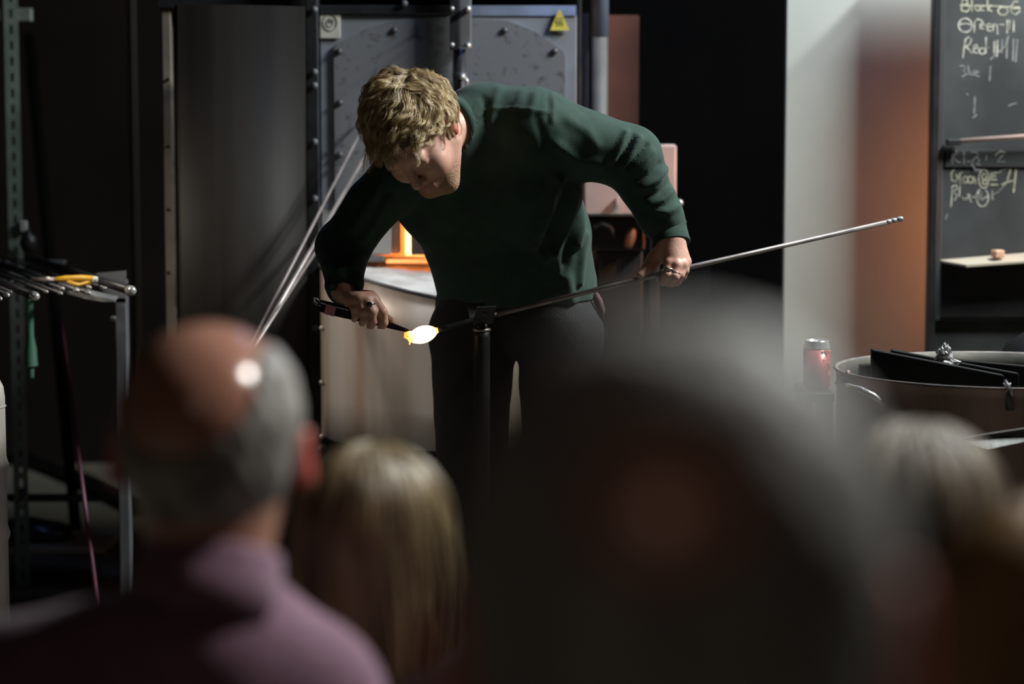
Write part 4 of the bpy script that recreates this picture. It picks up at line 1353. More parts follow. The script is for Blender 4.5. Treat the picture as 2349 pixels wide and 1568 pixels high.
fl_.cone(H3(-0.016, 0.096, -0.062), 0.0050, H3(0.016, 0.096, -0.062), 0.0050, 0.004)     # lips
fl_.cone(H3(-0.014, 0.095, -0.073), 0.0060, H3(0.014, 0.095, -0.073), 0.0060, 0.004)
for s in (-1, 1):                                                                        # ears
    fl_.ell(H3(s * 0.080, -0.010, -0.008), (0.008, 0.018, 0.030), np.stack([unit(hl + s * 0.35 * -hf), unit(hf + s * 0.35 * hl), hu]), k=0.006)
    fl_.ball(H3(s * 0.080, -0.002, -0.034), 0.009, 0.008)
    fl_.ball(H3(s * 0.089, -0.006, -0.004), 0.009, 0.004, 'sub')
fl_.cone(H3(0, -0.030, -0.045), 0.058, neck_base, 0.062, 0.03)
Vh, Fh = fl_.mesh()

# hands
def hand_field(pts):
    a = np.array(pts)
    return a.min(0) - 0.05, a.max(0) + 0.05
yr = 4.948
RW = P(789, 666, 4.985)                              # right wrist
r_mcp = [P(858, 688, 4.940), P(842, 689, 4.930), P(824, 685, 4.930), P(808, 688, 4.938)]
r_pip = [P(878, 716, 4.926), P(854, 714, 4.918), P(834, 714, 4.922), P(813, 707, 4.930)]
r_dip = [P(880, 739, 4.930), P(856, 736, 4.922), P(836, 732, 4.926), P(816, 723, 4.934)]
r_tip = [P(874, 754, 4.940), P(850, 748, 4.934), P(831, 740, 4.938), P(813, 732, 4.943)]
fr = Field(P(770, 640, 4.9) - 0.03, P(915, 775, 5.04) + 0.03, 0.0022)
fr.cone(RW + (-0.012, 0.05, 0.03), 0.026, RW, 0.025, 0.01)
for m in r_mcp:
    fr.cone(RW, 0.022, m, 0.0125, 0.014)
fr.cone(P(815, 680, 4.95), 0.018, P(846, 684, 4.95), 0.017, 0.014)
fr.cone(P(815, 700, 4.975), 0.016, P(850, 708, 4.975), 0.016, 0.012)      # palm pad behind the tool
rad = [(0.0122, 0.0108, 0.0098, 0.0082), (0.0125, 0.0110, 0.0100, 0.0084), (0.0118, 0.0104, 0.0095, 0.0080), (0.0104, 0.0092, 0.0084, 0.0070)]
for m, p, d_, t_, rr_ in zip(r_mcp, r_pip, r_dip, r_tip, rad):
    fr.chain([m, p, d_, t_], rr_, 0.004)
fr.chain([P(815, 690, 4.985), P(850, 712, 4.985), P(880, 727, 4.978), P(899, 737, 4.972)], (0.016, 0.0125, 0.0105, 0.0085), 0.006)
Vr, Fr = fr.mesh()

LW = P(1541, 548, 5.045)
l_mcp = [P(1535, 604, 5.012), P(1552, 608, 5.008), P(1565, 606, 5.018), P(1573, 600, 5.032)]
l_pip = [P(1530, 630, 4.996), P(1547, 633, 4.996), P(1560, 630, 5.008), P(1571, 620, 5.022)]
l_dip = [P(1520, 645, 5.010), P(1538, 649, 5.012), P(1553, 645, 5.020), P(1566, 634, 5.030)]
l_tip = [P(1516, 642, 5.034), P(1533, 646, 5.036), P(1548, 642, 5.042), P(1561, 632, 5.046)]
fq = Field(P(1445, 525, 4.93) - 0.02, P(1600, 670, 5.12) + 0.02, 0.0022)
fq.cone(LW + (-0.006, 0.012, 0.05), 0.029, LW, 0.028, 0.01)
for m in l_mcp:
    fq.cone(LW, 0.024, m, 0.0118, 0.012)
fq.cone(P(1535, 578, 5.04), 0.026, P(1550, 590, 5.04), 0.024, 0.014)
rad = [(0.0128, 0.0110, 0.0100, 0.0085), (0.0128, 0.0112, 0.0102, 0.0086), (0.0120, 0.0104, 0.0095, 0.0080), (0.0105, 0.0092, 0.0084, 0.0072)]
for m, p, d_, t_, rr_ in zip(l_mcp, l_pip, l_dip, l_tip, rad):
    fq.chain([m, p, d_, t_], rr_, 0.004)
    fq.ball(m + np.array([0, -0.003, 0.001]), 0.0112, 0.006)
fq.chain([P(1520, 575, 5.05), P(1500, 595, 5.045), P(1487, 615, 5.035), P(1470, 631, 5.022)], (0.021, 0.0155, 0.0125, 0.0095), 0.010)
Vl, Fl = fq.mesh()

# figure under the clothes
SHL, ELL = P(1222, 300, 5.03), P(1443, 360, 5.06)
WRL = P(1536, 540, 5.06)
SHR, MDR, ELR = P(942, 388, 5.09), P(856, 470, 5.12), P(786, 569, 5.14)
WRR = P(790, 664, 4.99)
C1, C2 = P(1022, 436, 5.20), P(1195, 405, 5.11)
B1, B2 = P(1105, 560, 5.31), P(1222, 545, 5.23)
W1, W2 = P(1125, 650, 5.35), P(1233, 650, 5.28)
def torso(f, g, k):
    f.cone(C1, 0.118 - g, C2, 0.128 - g, k)
    f.cone(P(1110, 285, 5.06), 0.085 - g, SHL, 0.088 - g, k)
    f.cone(P(1110, 285, 5.06), 0.085 - g, C2, 0.11 - g, k)
    f.cone(SHR, 0.078 - g, P(1060, 320, 5.08), 0.09 - g, k)
    f.cone(SHR, 0.075 - g, C1, 0.11 - g, 0.015)
    f.cone(C1, 0.115 - g, B1, 0.118 - g, k)
    f.cone(C2, 0.12 - g, B2, 0.122 - g, k)
    f.cone(B1, 0.118 - g, B2, 0.122 - g, k)
    f.cone(B1, 0.118 - g, W1, 0.124 - g, k)
    f.cone(B2, 0.12 - g, W2, 0.130 - g, k)
    f.cone(W1, 0.124 - g, W2, 0.130 - g, k)
    f.cone(P(1130, 470, 5.20), 0.125 - g, P(1160, 600, 5.27), 0.128 - g, k)
    return f
lo = np.minimum.reduce([C1, ELR, WRR, W1]) - 0.2
hi = np.maximum.reduce([C2, ELL, SHL, WRL]) + 0.2
fb = Field(lo, hi, 0.009)
torso(fb, 0.03, 0.03)
fb.chain([SHL, ELL, WRL], (0.052, 0.036, 0.022), 0.02).chain([SHR, MDR, ELR, WRR], (0.052, 0.044, 0.040, 0.026), 0.02)
fb.cone(neck_base, 0.06, P(1120, 330, 5.08), 0.06, 0.03)
Vb, Fb = fb.mesh()
nh = len(Vh)
V, F = join_meshes([(Vh, Fh), (Vr, Fr), (Vl, Fl), (Vb, Fb)])
# beard on chin and jaw, lips
cen = V[F].mean(1)
q = (cen - HC) @ RH.T
bd = nrg.uniform(-0.014, 0.014, len(q))
beard = (F[:, 0] < nh) & (q[:, 1] > 0.01 + bd) & (q[:, 2] < -0.066 + bd - 0.45 * (0.085 - q[:, 1])) & (q[:, 2] > -0.16)
mouth = (F[:, 0] < nh) & (q[:, 1] > 0.092) & (q[:, 2] < -0.055) & (q[:, 2] > -0.080) & (abs(q[:, 0]) < 0.021)
earm = (F[:, 0] < nh) & (abs(q[:, 0]) > 0.074) & (abs(q[:, 1] + 0.008) < 0.03) & (q[:, 2] < 0.04) & (q[:, 2] > -0.05)
mi = np.where(mouth, 2, np.where(beard, 1, np.where(earm, 3, 0)))
quad_object('body', V, F, [M_skin, M_beardskin, M_lips, M_ear], man, mi)

# shirt
fs_ = Field(lo, hi, 0.0055)
torso(fs_, 0.0, 0.035)
fs_.cone(SHL, 0.088, ELL, 0.070, 0.04)
fs_.cone(ELL, 0.069, P(1512, 490, 5.068), 0.049, 0.02)
fs_.cone(P(1512, 490, 5.068), 0.049, P(1531, 528, 5.075), 0.043, 0.02)
fs_.cone(SHR, 0.076, MDR, 0.060, 0.012).cone(MDR, 0.060, ELR, 0.059, 0.012)
fs_.cone(ELR, 0.059, P(790, 650, 5.01), 0.041, 0.02)
fs_.cone(P(790, 650, 5.01), 0.041, WRR, 0.037, 0.01)
fs_.cut(P(790, 676, 4.985), unit(WRR - ELR))
NDIR = unit(neck_base - H3(0, -0.03, -0.045))
fs_.cone(neck_base - NDIR * 0.072, 0.066, P(1110, 310, 5.06), 0.095, 0.02)
fs_.cone(neck_base - NDIR * 0.065 + (0.0, -0.01, -0.03), 0.055, C1, 0.11, 0.03)
hem = P(1180, 692, 5.31)
fs_.cut(hem, (0.06, 0, -1))
# hollow the neck opening and the hem
fs_.cone(neck_base - NDIR * 0.16, 0.072, neck_base - NDIR * 0.05, 0.0590, 0.004, 'sub')
V, F = fs_.mesh()
N = normals(V, F)
XZ = V[:, [0, 2]]
def xz(px, py):
    p = P(px, py, 5.15)
    return np.array([p[0], p[2]])
front = np.clip(0.35 - N[:, 1], 0, 1)
disp = np.zeros(len(V))
folds = [  # path, width, height
    ([(1428, 308), (1415, 335), (1398, 362)], 9, 9), ([(1456, 318), (1440, 345), (1420, 372)], 9, 9), ([(1484, 345), (1470, 360), (1448, 378)], 8, 7),
    ([(1520, 385), (1500, 405), (1468, 424)], 9, 9), ([(1532, 436), (1512, 452), (1484, 464)], 8, 8), ([(1545, 470), (1520, 480), (1490, 478)], 8, 6),
    ([(1442, 310), (1428, 340), (1408, 372)], 6, -9), ([(1474, 332), (1456, 355), (1434, 380)], 6, -8), ([(1505, 372), (1480, 395), (1455, 408)], 7, -8), ([(1530, 415), (1505, 436), (1475, 446)], 6, -7),
    ([(1300, 275), (1340, 300), (1360, 330)], 12, 4), ([(1275, 330), (1320, 365), (1370, 372)], 12, 5),
    ([(1276, 405), (1255, 460), (1228, 545)], 12, 17), ([(1300, 420), (1280, 480), (1255, 530)], 8, -12), ([(1318, 430), (1300, 495), (1266, 570)], 11, 16),
    ([(1330, 450), (1332, 510), (1322, 560)], 8, 9), ([(1312, 500), (1300, 560), (1290, 620)], 9, -9), ([(1345, 540), (1335, 600), (1330, 650)], 9, 8), ([(1270, 590), (1300, 640), (1310, 690)], 14, 7), ([(1225, 560), (1250, 590), (1262, 572)], 9, 8),
    ([(1118, 250), (1190, 249), (1256, 258)], 4, 2.0),
    ([(1255, 218), (1256, 245), (1252, 275)], 5, -2.5), ([(1264, 215), (1266, 245), (1262, 275)], 7, 3),
    ([(1195, 210), (1190, 235), (1180, 250)], 10, 2.5), ([(1225, 215), (1222, 240), (1214, 256)], 9, 3), ([(1228, 268), (1238, 300), (1246, 330)], 10, -4),
    ([(1110, 225), (1118, 250), (1116, 275)], 7, -4), ([(1145, 205), (1135, 240), (1128, 280)], 10, 4),
    ([(880, 420), (850, 470), (815, 520)], 10, 6), ([(900, 450), (870, 500), (840, 545)], 8, 6), ([(760, 560), (790, 575), (820, 570)], 8, -6), ([(755, 600), (785, 610), (815, 600)], 8, 6), ([(760, 625), (785, 632), (812, 625)], 7, -5), ([(765, 645), (785, 650), (808, 645)], 6, 5)]
for path, wpx, hpx in folds:
    dm = np.full(len(V), 9.0)
    fade = np.ones(len(V))
    for i in range(len(path) - 1):
        d_, t_ = seg_dist2(XZ, xz(*path[i]), xz(*path[i + 1]))
        dm = np.minimum(dm, d_)
    disp += front * hpx * (0.0013 if hpx > 0 else 0.0009) * np.exp(-(dm / (wpx * 0.001)) ** 2)
disp += 0.0028 * wobble(V, 38, 2) + 0.0012 * wobble(V, 95, 9)
V = V + N * disp[:, None]
quad_object('shirt', V, F, [M_shirt], man)
# cuff: a folded band around the left wrist, open below
ca, cb = P(1531, 510, 5.075), P(1540, 560, 5.052)
axc = unit(cb - ca)
Lc = np.linalg.norm(cb - ca)
cf = MB().lathe([(0.034, 0.0), (0.0405, 0.001), (0.0425, 0.006), (0.0405, 0.009), (0.0415, Lc * 0.6), (0.0435, Lc - 0.002), (0.043, Lc), (0.040, Lc), (0.038, Lc * 0.5)], ca, axc, 40, caps=False).build('cuff', M_shirt, man, True)
# collar band around the neck
nd = unit(neck_base - H3(0, -0.03, -0.045))
nc = neck_base - nd * 0.080
a1 = unit(np.cross(nd, (0, 0, 1)))
a2 = np.cross(nd, a1)
colr = MB()
ringp = []
vs, fs = [], []
NC = 40
for i in range(NC):
    t = 2 * math.pi * i / NC
    e_ = math.cos(t) * a1 + math.sin(t) * a2
    for rr_, hh in ((0.078, 0.04), (0.070, 0.005), (0.066, -0.014), (0.063, -0.012), (0.063, 0.04)):
        vs.append(nc + e_ * rr_ * (1 + 0.015 * math.sin(3 * t)) + nd * hh)
for i in range(NC):
    j = (i + 1) % NC
    for k in range(5):
        l = (k + 1) % 5
        fs.append((i * 5 + k, j * 5 + k, j * 5 + l, i * 5 + l))
colr.add(vs, fs).build('collar', M_shirt, man, True)

# trousers
lo2 = np.array([P(950, 700, 5.2)[0], 4.98, 0.02])
hi2 = np.array([P(1420, 700, 5.3)[0], 5.6, P(1180, 640, 5.3)[2]])
ft = Field(lo2, hi2, 0.008)
ft.cone(P(1112, 705, 5.36), 0.118, P(1245, 705, 5.30), 0.120, 0.03)
HR, HL = P(1083, 770, 5.30), P(1284, 770, 5.25)
KR, KL = P(1083, 1190, 5.28), P(1286, 1190, 5.24)
AR = np.array([KR[0] - 0.005, 5.36, 0.09])
AL = np.array([KL[0] + 0.005, 5.36, 0.09])
ft.cone(P(1120, 720, 5.30), 0.10, HR, 0.099, 0.02).cone(HR, 0.099, KR, 0.077, 0.02).cone(KR, 0.077, AR, 0.066, 0.02)
ft.cone(P(1245, 720, 5.25), 0.105, HL, 0.099, 0.02).cone(HL, 0.099, KL, 0.079, 0.02).cone(KL, 0.079, AL, 0.066, 0.02)
ft.cut((0, 0, 0.05), (0, 0, -1))
V, F = ft.mesh()
V = V + normals(V, F) * (0.003 * wobble(V, 30, 4) + 0.0015 * wobble(V, 70, 6))[:, None]
quad_object('trousers', V, F, [M_trousers], man)
# pocket edge at the hip
MB().tube([P(1366, 672, 5.24), P(1374, 690, 5.235), P(1380, 712, 5.235), P(1377, 735, 5.24)], [0.006, 0.009, 0.009, 0.006], 8).build('pocket_flap', mat('pocket_maroon', (0.10, 0.05, 0.05), None, 0.8), man, True)
for A_, s in ((AR, -1), (AL, 1)):
    fshoe = Field(A_ + (-0.09, -0.27, -0.10), A_ + (0.09, 0.11, 0.06), 0.008)
    fshoe.cone((A_[0], A_[1] + 0.02, 0.05), 0.045, (A_[0] + s * 0.02, A_[1] - 0.17, 0.04), 0.042, 0.02).cone((A_[0], A_[1], 0.10), 0.045, (A_[0], A_[1] - 0.03, 0.05), 0.045, 0.02)
    fshoe.cut((0, 0, 0.002), (0, 0, -1))
    V, F = fshoe.mesh()
    V[:, 2] = np.maximum(V[:, 2], 0.0)
    quad_object('shoe', V, F, [M_shoe], man)

# rings
def ring_at(a, b, t, R, r, twist=0.0, n=24, name='ring', lumps=0):
    c = a + (b - a) * t
    ax_ = unit(b - a)
    e1 = unit(np.cross(ax_, (0, 0.3, 1)))
    e2 = np.cross(ax_, e1)
    pts = [c + R * (math.cos(x) * e1 + math.sin(x) * e2) + ax_ * 0.0012 * math.sin(x * 5) * twist for x in np.linspace(0, 2 * math.pi, n, endpoint=False)]
    rs = [r * (1 + lumps * 0.45 * (i % 2)) for i in range(n)]
    return MB().tube(pts, rs, 8, closed=True).build(name, M_ring, man, True)
ring_at(l_mcp[0], l_pip[0], 0.72, 0.0126, 0.0033, 1, 22, lumps=1)
ring_at(l_mcp[1], l_pip[1], 0.80, 0.0118, 0.0014)
ring_at(r_mcp[1], r_pip[1], 0.55, 0.0118, 0.0024)
c = (r_mcp[1] + r_pip[1]) / 2 + np.array([0.0, -0.013, 0.003])
MB().lathe([(0.006, 0), (0.0075, 0.003), (0.006, 0.006), (0.0035, 0.0065), (0.003, 0.003)], c, (0, -1, 0.3), 10).build('signet', mat('dark_silver', (0.10, 0.095, 0.09), (0.4, 0.38, 0.35), 0.25, 1.0, scale=120), man)
ring_at(r_mcp[3], r_pip[3], 0.1, 0.0112, 0.0012)

# hair: base shell then curling strands
fh_ = Field(HC - 0.17, HC + 0.17, 0.004)
fh_.ell(H3(0, -0.018, 0.028), (0.084, 0.103, 0.096), RH, k=0)
fh_.ell(H3(0, 0.045, 0.055), (0.058, 0.042, 0.040), RH, k=0.02)
fh_.cut(H3(0, 0.070, 0.052), unit(0.55 * hf - 0.83 * hu) * 1.0)
V, F = fh_.mesh()
# open the shell where the face is
q = (V - HC) @ RH.T
V = V + normals(V, F) * (0.006 * wobble(V, 70, 21))[:, None]
rs_ = np.random.RandomState(5)
sv, sf = [], []
def strand(path, r0, n=4):
    m = len(path)
    T = np.gradient(path, axis=0)
    T /= np.linalg.norm(T, axis=1, keepdims=True) + 1e-9
    a = unit(rs_.randn(3))
    U = np.cross(T, a)
    U /= np.linalg.norm(U, axis=1, keepdims=True) + 1e-9
    W = np.cross(T, U)
    base = len(sv)
    for i in range(m):
        rr_ = r0 * (1 - 0.75 * (i / (m - 1)) ** 2)
        for k in range(n):
            an = 2 * math.pi * k / n
            sv.append(tuple(path[i] + rr_ * (math.cos(an) * U[i] + math.sin(an) * W[i])))
    for i in range(m - 1):
        for k in range(n):
            l = (k + 1) % n
            sf.append((base + i * n + k, base + i * n + l, base + (i + 1) * n + l, base + (i + 1) * n + k))
down = np.array([0, 0, -1.0])
nclump = 400
RADH = np.array([0.082, 0.102, 0.096])
CENH = np.array([0, -0.016, 0.026])
wdirs = [unit(rs_.randn(3)) for _ in range(4)]
wphs = [rs_.rand() * 6.28 for _ in range(4)]
def flow(q):
    """smooth swirl added to the combing direction"""
    out = np.zeros(3)
    for i in range(4):
        out += np.roll(wdirs[i], 1) * math.sin(q @ wdirs[i] * 52 + wphs[i])
    return out
whorl = unit(np.array([0.15, -0.62, 0.77]))
for cidx in range(nclump):
    while True:
        dv = unit(rs_.randn(3))
        if dv[2] > -0.42 and not (dv[1] > 0.45 and dv[2] < 0.62) and not (dv[1] > 0.15 and dv[2] < 0.22) and not (abs(dv[0]) > 0.7 and dv[1] > -0.15 and dv[2] < 0.02): break
    ql = dv * RADH
    fr_ = max(0.0, dv[1])
    L = rs_.uniform(0.06, 0.10) * (1 - 0.35 * fr_)
    lift = rs_.uniform(0.002, 0.022)
    amp = rs_.uniform(0.004, 0.011)
    wl = rs_.uniform(0.038, 0.062)
    ph0 = 3.0 * math.sin(ql[0] * 60) + 2 * ql[2] * 60 + rs_.uniform(-0.7, 0.7)
    ns = 16
    path, nrms, sides = [], [], []
    vel = None
    for i in range(ns):
        t = i / (ns - 1)
        nrm = unit(ql / RADH ** 2)
        base_ = ql - whorl * 0.1
        d_ = base_ / (np.linalg.norm(base_) + 1e-6) * 1.0 + 0.75 * flow(ql) + (0.30 + 0.2 * fr_ * t) * (RH @ down)
        d_ = d_ - nrm * (d_ @ nrm) * (1 - fr_ * t)
        d_ = unit(d_)
        vel = d_ if vel is None else unit(0.6 * vel + 0.4 * d_)
        path.append(HC + RH.T @ (ql * (1 + (lift * math.sin(min(1, t * 1.4) * math.pi * 0.62)) / 0.093) + CENH))
        nrms.append(RH.T @ nrm)
        sides.append(RH.T @ unit(np.cross(nrm, vel)))
        ql = ql + vel * L / ns
        k0 = np.linalg.norm(ql / RADH)
        if k0 < 1 or i < ns * (0.7 - 0.45 * fr_): ql = ql / k0
    path, nrms, sides = np.array(path), np.array(nrms), np.array(sides)
    ts = np.linspace(0, 1, ns)
    cur = (sides * np.sin(ph0 + ts * L / wl * 6.28)[:, None] + nrms * 0.8 * np.cos(ph0 + ts * L / wl * 6.28)[:, None]) * (amp * (0.3 + 0.7 * ts))[:, None]
    for s in range(24):
        o1, o2 = rs_.randn() * 0.0048, abs(rs_.randn()) * 0.0026
        sp = sides * (o1 * (1 - 0.6 * ts))[:, None] + nrms * (o2 * (1 - 0.4 * ts))[:, None]
        jit = np.cumsum(rs_.randn(ns, 3) * 0.00022, axis=0)
        m_ = ns if rs_.rand() > 0.3 else int(ns * 0.8)
        strand((path + cur + sp + jit)[:m_], 0.00042, 3)
# loose fly-away hairs and a fringe falling over the forehead
for s in range(160):
    dv = unit(rs_.randn(3) * np.array([1, 1, 0.8]) + np.array([0, 0, 0.8]))
    if dv[1] > 0.5 and dv[2] < 0.5: continue
    p0 = HC + RH.T @ (dv * np.array([0.088, 0.108, 0.102]) + np.array([0, -0.016, 0.026]))
    w0 = RH.T @ dv
    sd = unit(np.cross(w0, rs_.randn(3)))
    ts = np.linspace(0, 1, 8)
    strand(np.array([p0 + sd * 0.03 * t + w0 * (0.022 * t - 0.02 * t * t) + 0.006 * math.sin(t * 6) * unit(np.cross(w0, sd)) for t in ts]), 0.0003, 3)
for cidx in range(3):
    l0 = rs_.uniform(-0.07, 0.07)
    p0 = H3(l0, 0.066 - 6.5 * l0 * l0, 0.085 - 4 * l0 * l0)
    L = rs_.uniform(0.04, 0.085)
    ts = np.linspace(0, 1, 12)
    outw = unit(hf * 0.8 + hu * 0.25 + hl * l0 * 6)
    sd = unit(hl * rs_.uniform(-1, 0.4) + 0.3 * rs_.randn(3))
    for s in range(9):
        off_ = rs_.randn(3) * 0.0035
        ph0 = rs_.rand()
        pth = np.array([p0 + off_ + outw * 0.035 * math.sin(t * 1.9) + (down * 0.75 + sd * 0.3) * L * t ** 1.3 - hu * 0.01 * t + sd * 0.006 * math.sin(t * 5 + ph0) for t in ts])
        strand(pth, 0.0005)
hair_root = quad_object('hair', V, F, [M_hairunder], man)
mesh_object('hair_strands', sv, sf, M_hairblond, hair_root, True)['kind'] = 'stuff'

# ------------------------------------------------------------------ audience seen from behind
def seated(name_label, hc, rx, ry, rz, sw, cloth, skin, tx=0.0, h=0.01, neck_r=0.056, slope=0.07, knee=0.30, drop=0.20, nlow=0.065):
    """torso, arms and folded legs of a seated spectator; returns the thing and its skin field"""
    hc = np.asarray(hc, float)
    root = thing('person', name_label, 'person', (hc[0], hc[1], 0.0))
    nb = hc + np.array([0, -0.01, -drop + 0.035])
    sh = hc + np.array([tx, 0.0, -drop - slope])
    lo = np.array([hc[0] + tx - sw - 0.16, hc[1] - 0.24, 0.0])
    hi = np.array([hc[0] + tx + sw + 0.16 + abs(tx), hc[1] + 0.46, hc[2] + rz + 0.03])
    hipz = 0.52
    def clothes(f, g):
        k = 0.04
        f.cone(sh + (-sw * 0.75, 0, 0.0), 0.072 - g, sh + (sw * 0.75, 0, 0.0), 0.072 - g, k)
        f.cone(nb + (0, 0.0, -nlow), neck_r + 0.018 - g, sh + (0, 0, 0.0), 0.085 - g, 0.06)
        f.cone(nb + (0, 0, -nlow), neck_r + 0.010 - g, sh + (-sw * 0.8, 0, 0.005), 0.058 - g, 0.05)
        f.cone(nb + (0, 0, -nlow), neck_r + 0.010 - g, sh + (sw * 0.8, 0, 0.005), 0.058 - g, 0.05)
        for s in (-1, 1):
            f.cone(sh + (s * sw * 0.45, 0, -0.08), 0.115 - g, (hc[0] + tx + s * 0.07, hc[1] + 0.0, hipz + 0.05), 0.125 - g, k)
            el = np.array([hc[0] + tx + s * (sw + 0.02), hc[1] + 0.0, sh[2] - 0.27])
            f.cone(sh + (s * sw * 0.95, 0, -0.015), 0.062 - g, el, 0.05 - g, k)
            hd = np.array([hc[0] + tx + s * 0.08, hc[1] + 0.22, hipz + 0.14])
            f.cone(el, 0.048 - g, hd, 0.036 - g, 0.03)
            kn = np.array([hc[0] + tx + s * 0.10, hc[1] + knee, hipz - 0.02])
            f.cone((hc[0] + tx + s * 0.08, hc[1], hipz), 0.10 - g, kn, 0.068 - g, k)
            f.cone(kn, 0.066 - g, (hc[0] + tx + s * 0.10, hc[1] + knee, 0.06), 0.05 - g, 0.03)
            f.cone((hc[0] + tx + s * 0.10, hc[1] + knee, 0.05), 0.05 - g, (hc[0] + tx + s * 0.10, hc[1] + knee + 0.05, 0.045), 0.045 - g, 0.03)
        return f
    f = clothes(Field(lo, hi, h), 0.0)
    f.cut((0, 0, 0.003), (0, 0, -1))
    f.cone(nb + (0, 0.01, 0.08), neck_r + 0.004, nb + (0, 0.005, 0.025 - nlow), neck_r + 0.002, 0.004, 'sub')
    V, F = f.mesh()
    V = V + normals(V, F) * (0.004 * wobble(V, 26, int(hc[0] * 100) % 90 + 3) + 0.002 * wobble(V, 60, 8))[:, None]
    V[:, 2] = np.maximum(V[:, 2], 0.0)
    quad_object('clothes', V, F, [cloth], root)
    fb = Field(lo, hi, 0.008)
    fb.ell(hc, (rx, ry, rz), k=0)
    fb.ell(hc + (0, 0.03, -0.06), (rx * 0.82, ry * 0.8, rz * 0.85), k=0.03)
    fb.cone(hc + (0, 0.0, -0.05), neck_r + 0.004, nb + (0, 0, -nlow - 0.005), neck_r, 0.03)
    fb.ball(hc + (0, ry + 0.022, -0.035), 0.014, 0.02)
    fb.cone(hc + (0, ry * 0.8, -0.11), 0.03, hc + (0, ry * 0.7, -0.12), 0.03, 0.03)
    clothes(fb, 0.03)
    fb.cut((0, 0, 0.02), (0, 0, -1))
    Vb, Fb = fb.mesh()
    return root, Vb, Fb, nb
def ears(hc, rx, side, root, zoff=-0.035, size=1.0, out=0.012):
    hc = np.asarray(hc, float)
    parts = []
    for s in side:
        c = hc + np.array([s * (rx + out * 0.6), 0.005, zoff])
        R = np.stack([unit((1, -s * 0.45, 0)), unit((s * 0.45, 1, 0)), np.array([0, 0, 1.0])])
        f = Field(c - 0.06, c + 0.06, 0.004)
        f.ell(c, (0.008 * size, 0.018 * size, 0.034 * size), R, k=0)
        f.ball(c + np.array([-s * 0.003, 0.004, -0.026 * size]), 0.009 * size, 0.008)
        f.ell(c + np.array([s * 0.012, 0.008, 0.006]), (0.008, 0.012, 0.018), R, k=0.004, mode='sub')
        V, F = f.mesh()
        quad_object('ear', V, F, [M_ear], root)

# balding man in the purple jumper
hc = P(478, 938, 2.05) + np.array([0, 0, -0.004])
rx = 0.080
root, Vb, Fb, nb = seated('balding grey haired spectator in a purple jumper seen from behind at left', hc, rx, 0.098, 0.083, 0.155, M_purple, M_scalp, tx=-0.05, h=0.007, knee=0.16, drop=0.150, slope=0.115, neck_r=0.055, nlow=0.105)
quad_object('body', Vb, Fb, [M_scalp], root)
ears(hc, rx, (-1, 1), root, -0.040, 0.82)
fh2 = Field(hc - 0.14, hc + 0.14, 0.004)
fh2.ell(hc, (rx + 0.005, 0.103, 0.088), k=0)
fh2.ell(hc + (0, 0.0, -0.04), (rx * 0.93, 0.085, 0.075), k=0.02)
fh2.cone(hc + (-0.016, -0.062, 0.032), 0.066, hc + (-0.012, 0.09, 0.07), 0.075, 0.008, 'sub')
fh2.ell(hc + (0, 0.115, -0.03), (0.10, 0.085, 0.12), k=0.006, mode='sub')
fh2.cut(hc + (0, -0.05, -0.092), (0, 0.15, -1))
V, F = fh2.mesh()
V = V + normals(V, F) * (0.0018 * wobble(V, 160, 31))[:, None]
quad_object('hair', V, F, [M_greyhair], root)
# rolled collar of the jumper
MB().lathe([(0.058, 0.030), (0.0605, 0.032), (0.063, 0.026), (0.068, 0.0), (0.078, -0.034), (0.073, -0.034), (0.060, 0.0), (0.057, 0.026)], nb + np.array([0.0, 0.0, -0.035]), (0.16, 0.30, 0.94), 48, caps=False).build('collar', M_purple, root, True)

# large near head
hc2 = P(1545, 1260, 0.80)
rx2 = 0.075
root, Vb, Fb, nb = seated('spectator with short grey hair seen from behind, nearest and largest', hc2, rx2, 0.09, 0.080, 0.17, M_blackcloth, M_scalp, drop=0.165, slope=0.055)
quad_object('body', Vb, Fb, [M_scalp], root)
ears(hc2, rx2 - 0.002, (-1, 1), root, -0.040, 0.95, 0.016)
fh3 = Field(hc2 - 0.15, hc2 + 0.15, 0.005)
fh3.ell(hc2, (rx2 + 0.005, 0.096, 0.086), k=0)
fh3.ell(hc2 + (0, 0, -0.05), (rx2 * 0.94, 0.09, 0.085), k=0.02)
fh3.ell(hc2 + (-0.008, -0.092, 0.034), (0.028, 0.030, 0.026), k=0.010, mode='sub')
fh3.ell(hc2 + (0, 0.12, -0.03), (0.12, 0.085, 0.12), k=0.006, mode='sub')
fh3.cut(hc2 + (0, -0.05, -0.105), (0, 0.15, -1))
V, F = fh3.mesh()
V = V + normals(V, F) * (0.003 * wobble(V, 150, 33))[:, None]
quad_object('hair', V, F, [M_greyhair2], root)


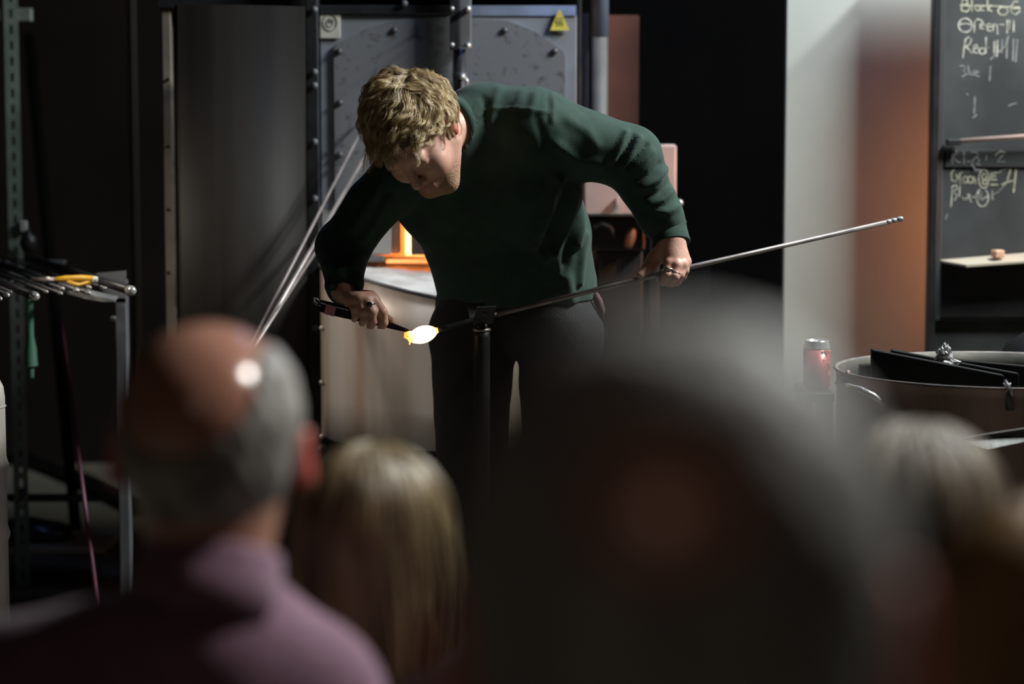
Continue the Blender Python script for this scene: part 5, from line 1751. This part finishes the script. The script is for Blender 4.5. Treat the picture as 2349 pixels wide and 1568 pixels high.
def long_hair(hc, rx, ry, rz, length, m, root, seed, n=150, r=0.006, flare=0.0, lean=0.0):
    hc = np.asarray(hc, float)
    f = Field(hc + (-rx - 0.08, -ry - 0.08, -length - 0.12), hc + (rx + 0.08, ry + 0.06, rz + 0.05), 0.006)
    f.ell(hc, (rx * 0.985, ry * 0.985, rz * 0.985), k=0)
    f.cone(hc + (0, -0.008, -0.01), rx * 0.88, hc + (lean, -0.010, -length * 0.55), rx * 0.84 + flare, 0.03)
    f.cone(hc + (lean, -0.012, -length * 0.5), rx * 0.82 + flare, hc + (lean, -0.025, -length), rx * 0.5, 0.03)
    f.ell(hc + (0, 0.13, -0.06), (rx * 1.0, 0.09, 0.13), k=0.01, mode='sub')
    V, F = f.mesh()
    V = V + normals(V, F) * (0.004 * wobble(V * np.array([1, 1, 0.15]), 160, seed))[:, None]
    ho = quad_object('hair', V, F, [m], root)
    r_ = np.random.RandomState(seed)
    mb = MB()
    for i in range(n):
        ph = r_.uniform(-math.pi * 1.08, math.pi * 0.08)
        pts, rs = [], []
        m_ = 14
        Lk = length * r_.uniform(0.75, 1.12)
        th0 = r_.uniform(0.0, 0.45)
        o_ = r_.uniform(-0.001, 0.006)
        am, fq_, p0 = r_.uniform(0, 0.006), r_.uniform(20, 45), r_.rand() * 6
        for k in range(m_ + 1):
            t = k / m_
            if t < 0.45:
                th = th0 + (math.pi / 2 - th0) * t / 0.45
                p = np.array([(rx + o_) * math.sin(th) * math.cos(ph), (ry + o_) * math.sin(th) * math.sin(ph), (rz + o_) * math.cos(th)])
            else:
                s = (t - 0.45) / 0.55
                sh_ = 1 + (flare / rx) * math.sin(min(1, s * 1.6) * math.pi * 0.5) - 0.30 * max(0, s - 0.45) ** 1.3
                p = np.array([(rx + o_) * math.cos(ph) * sh_ + lean * s, (ry + o_) * math.sin(ph) * (1 - 0.1 * s) , -Lk * s])
            p[0] += am * math.sin(fq_ * p[2] + p0)
            pts.append(hc + p)
            rs.append(r * (0.5 + 0.5 * min(1, t * 5)) * (1 - 0.75 * max(0, t - 0.7) / 0.3))
        mb.tube(pts, rs, 6)
    so = mb.build('hair_locks', m, ho, True)
    so['kind'] = 'stuff'

# child with straw coloured hair
hc3 = P(856, 1190, 2.45)
root, Vb, Fb, nb = seated('smaller spectator with long straw blond hair seen from behind', hc3, 0.070, 0.085, 0.075, 0.12, M_blackcloth, M_scalp, drop=0.16, slope=0.05, neck_r=0.042)
quad_object('body', Vb, Fb, [M_scalp], root)
long_hair(hc3 + np.array([0.0, 0, 0.0]), 0.078, 0.09, 0.080, 0.165, M_childhair, root, 41, n=420, r=0.0032, flare=0.006, lean=0.004)
# ash blond woman at right
hc4 = P(2095, 1182, 2.1)
root, Vb, Fb, nb = seated('spectator with ash brown streaked hair seated at right beyond the nearest head', hc4, 0.072, 0.09, 0.078, 0.15, M_navy, M_scalp, drop=0.165, slope=0.05)
quad_object('body', Vb, Fb, [M_scalp], root)
long_hair(hc4, 0.080, 0.094, 0.084, 0.11, M_womanhair, root, 43, n=380, r=0.0034, flare=0.002)
# auburn haired spectator cut by the right edge
hc5 = P(2450, 1440, 1.45)
root, Vb, Fb, nb = seated('auburn haired spectator cut off by the right picture edge', hc5, 0.072, 0.09, 0.078, 0.14, M_browncloth, M_scalp, drop=0.165, slope=0.05)
quad_object('body', Vb, Fb, [M_scalp], root)
long_hair(hc5, 0.080, 0.094, 0.083, 0.12, M_auburn, root, 47, n=360, r=0.0034, flare=0.004)
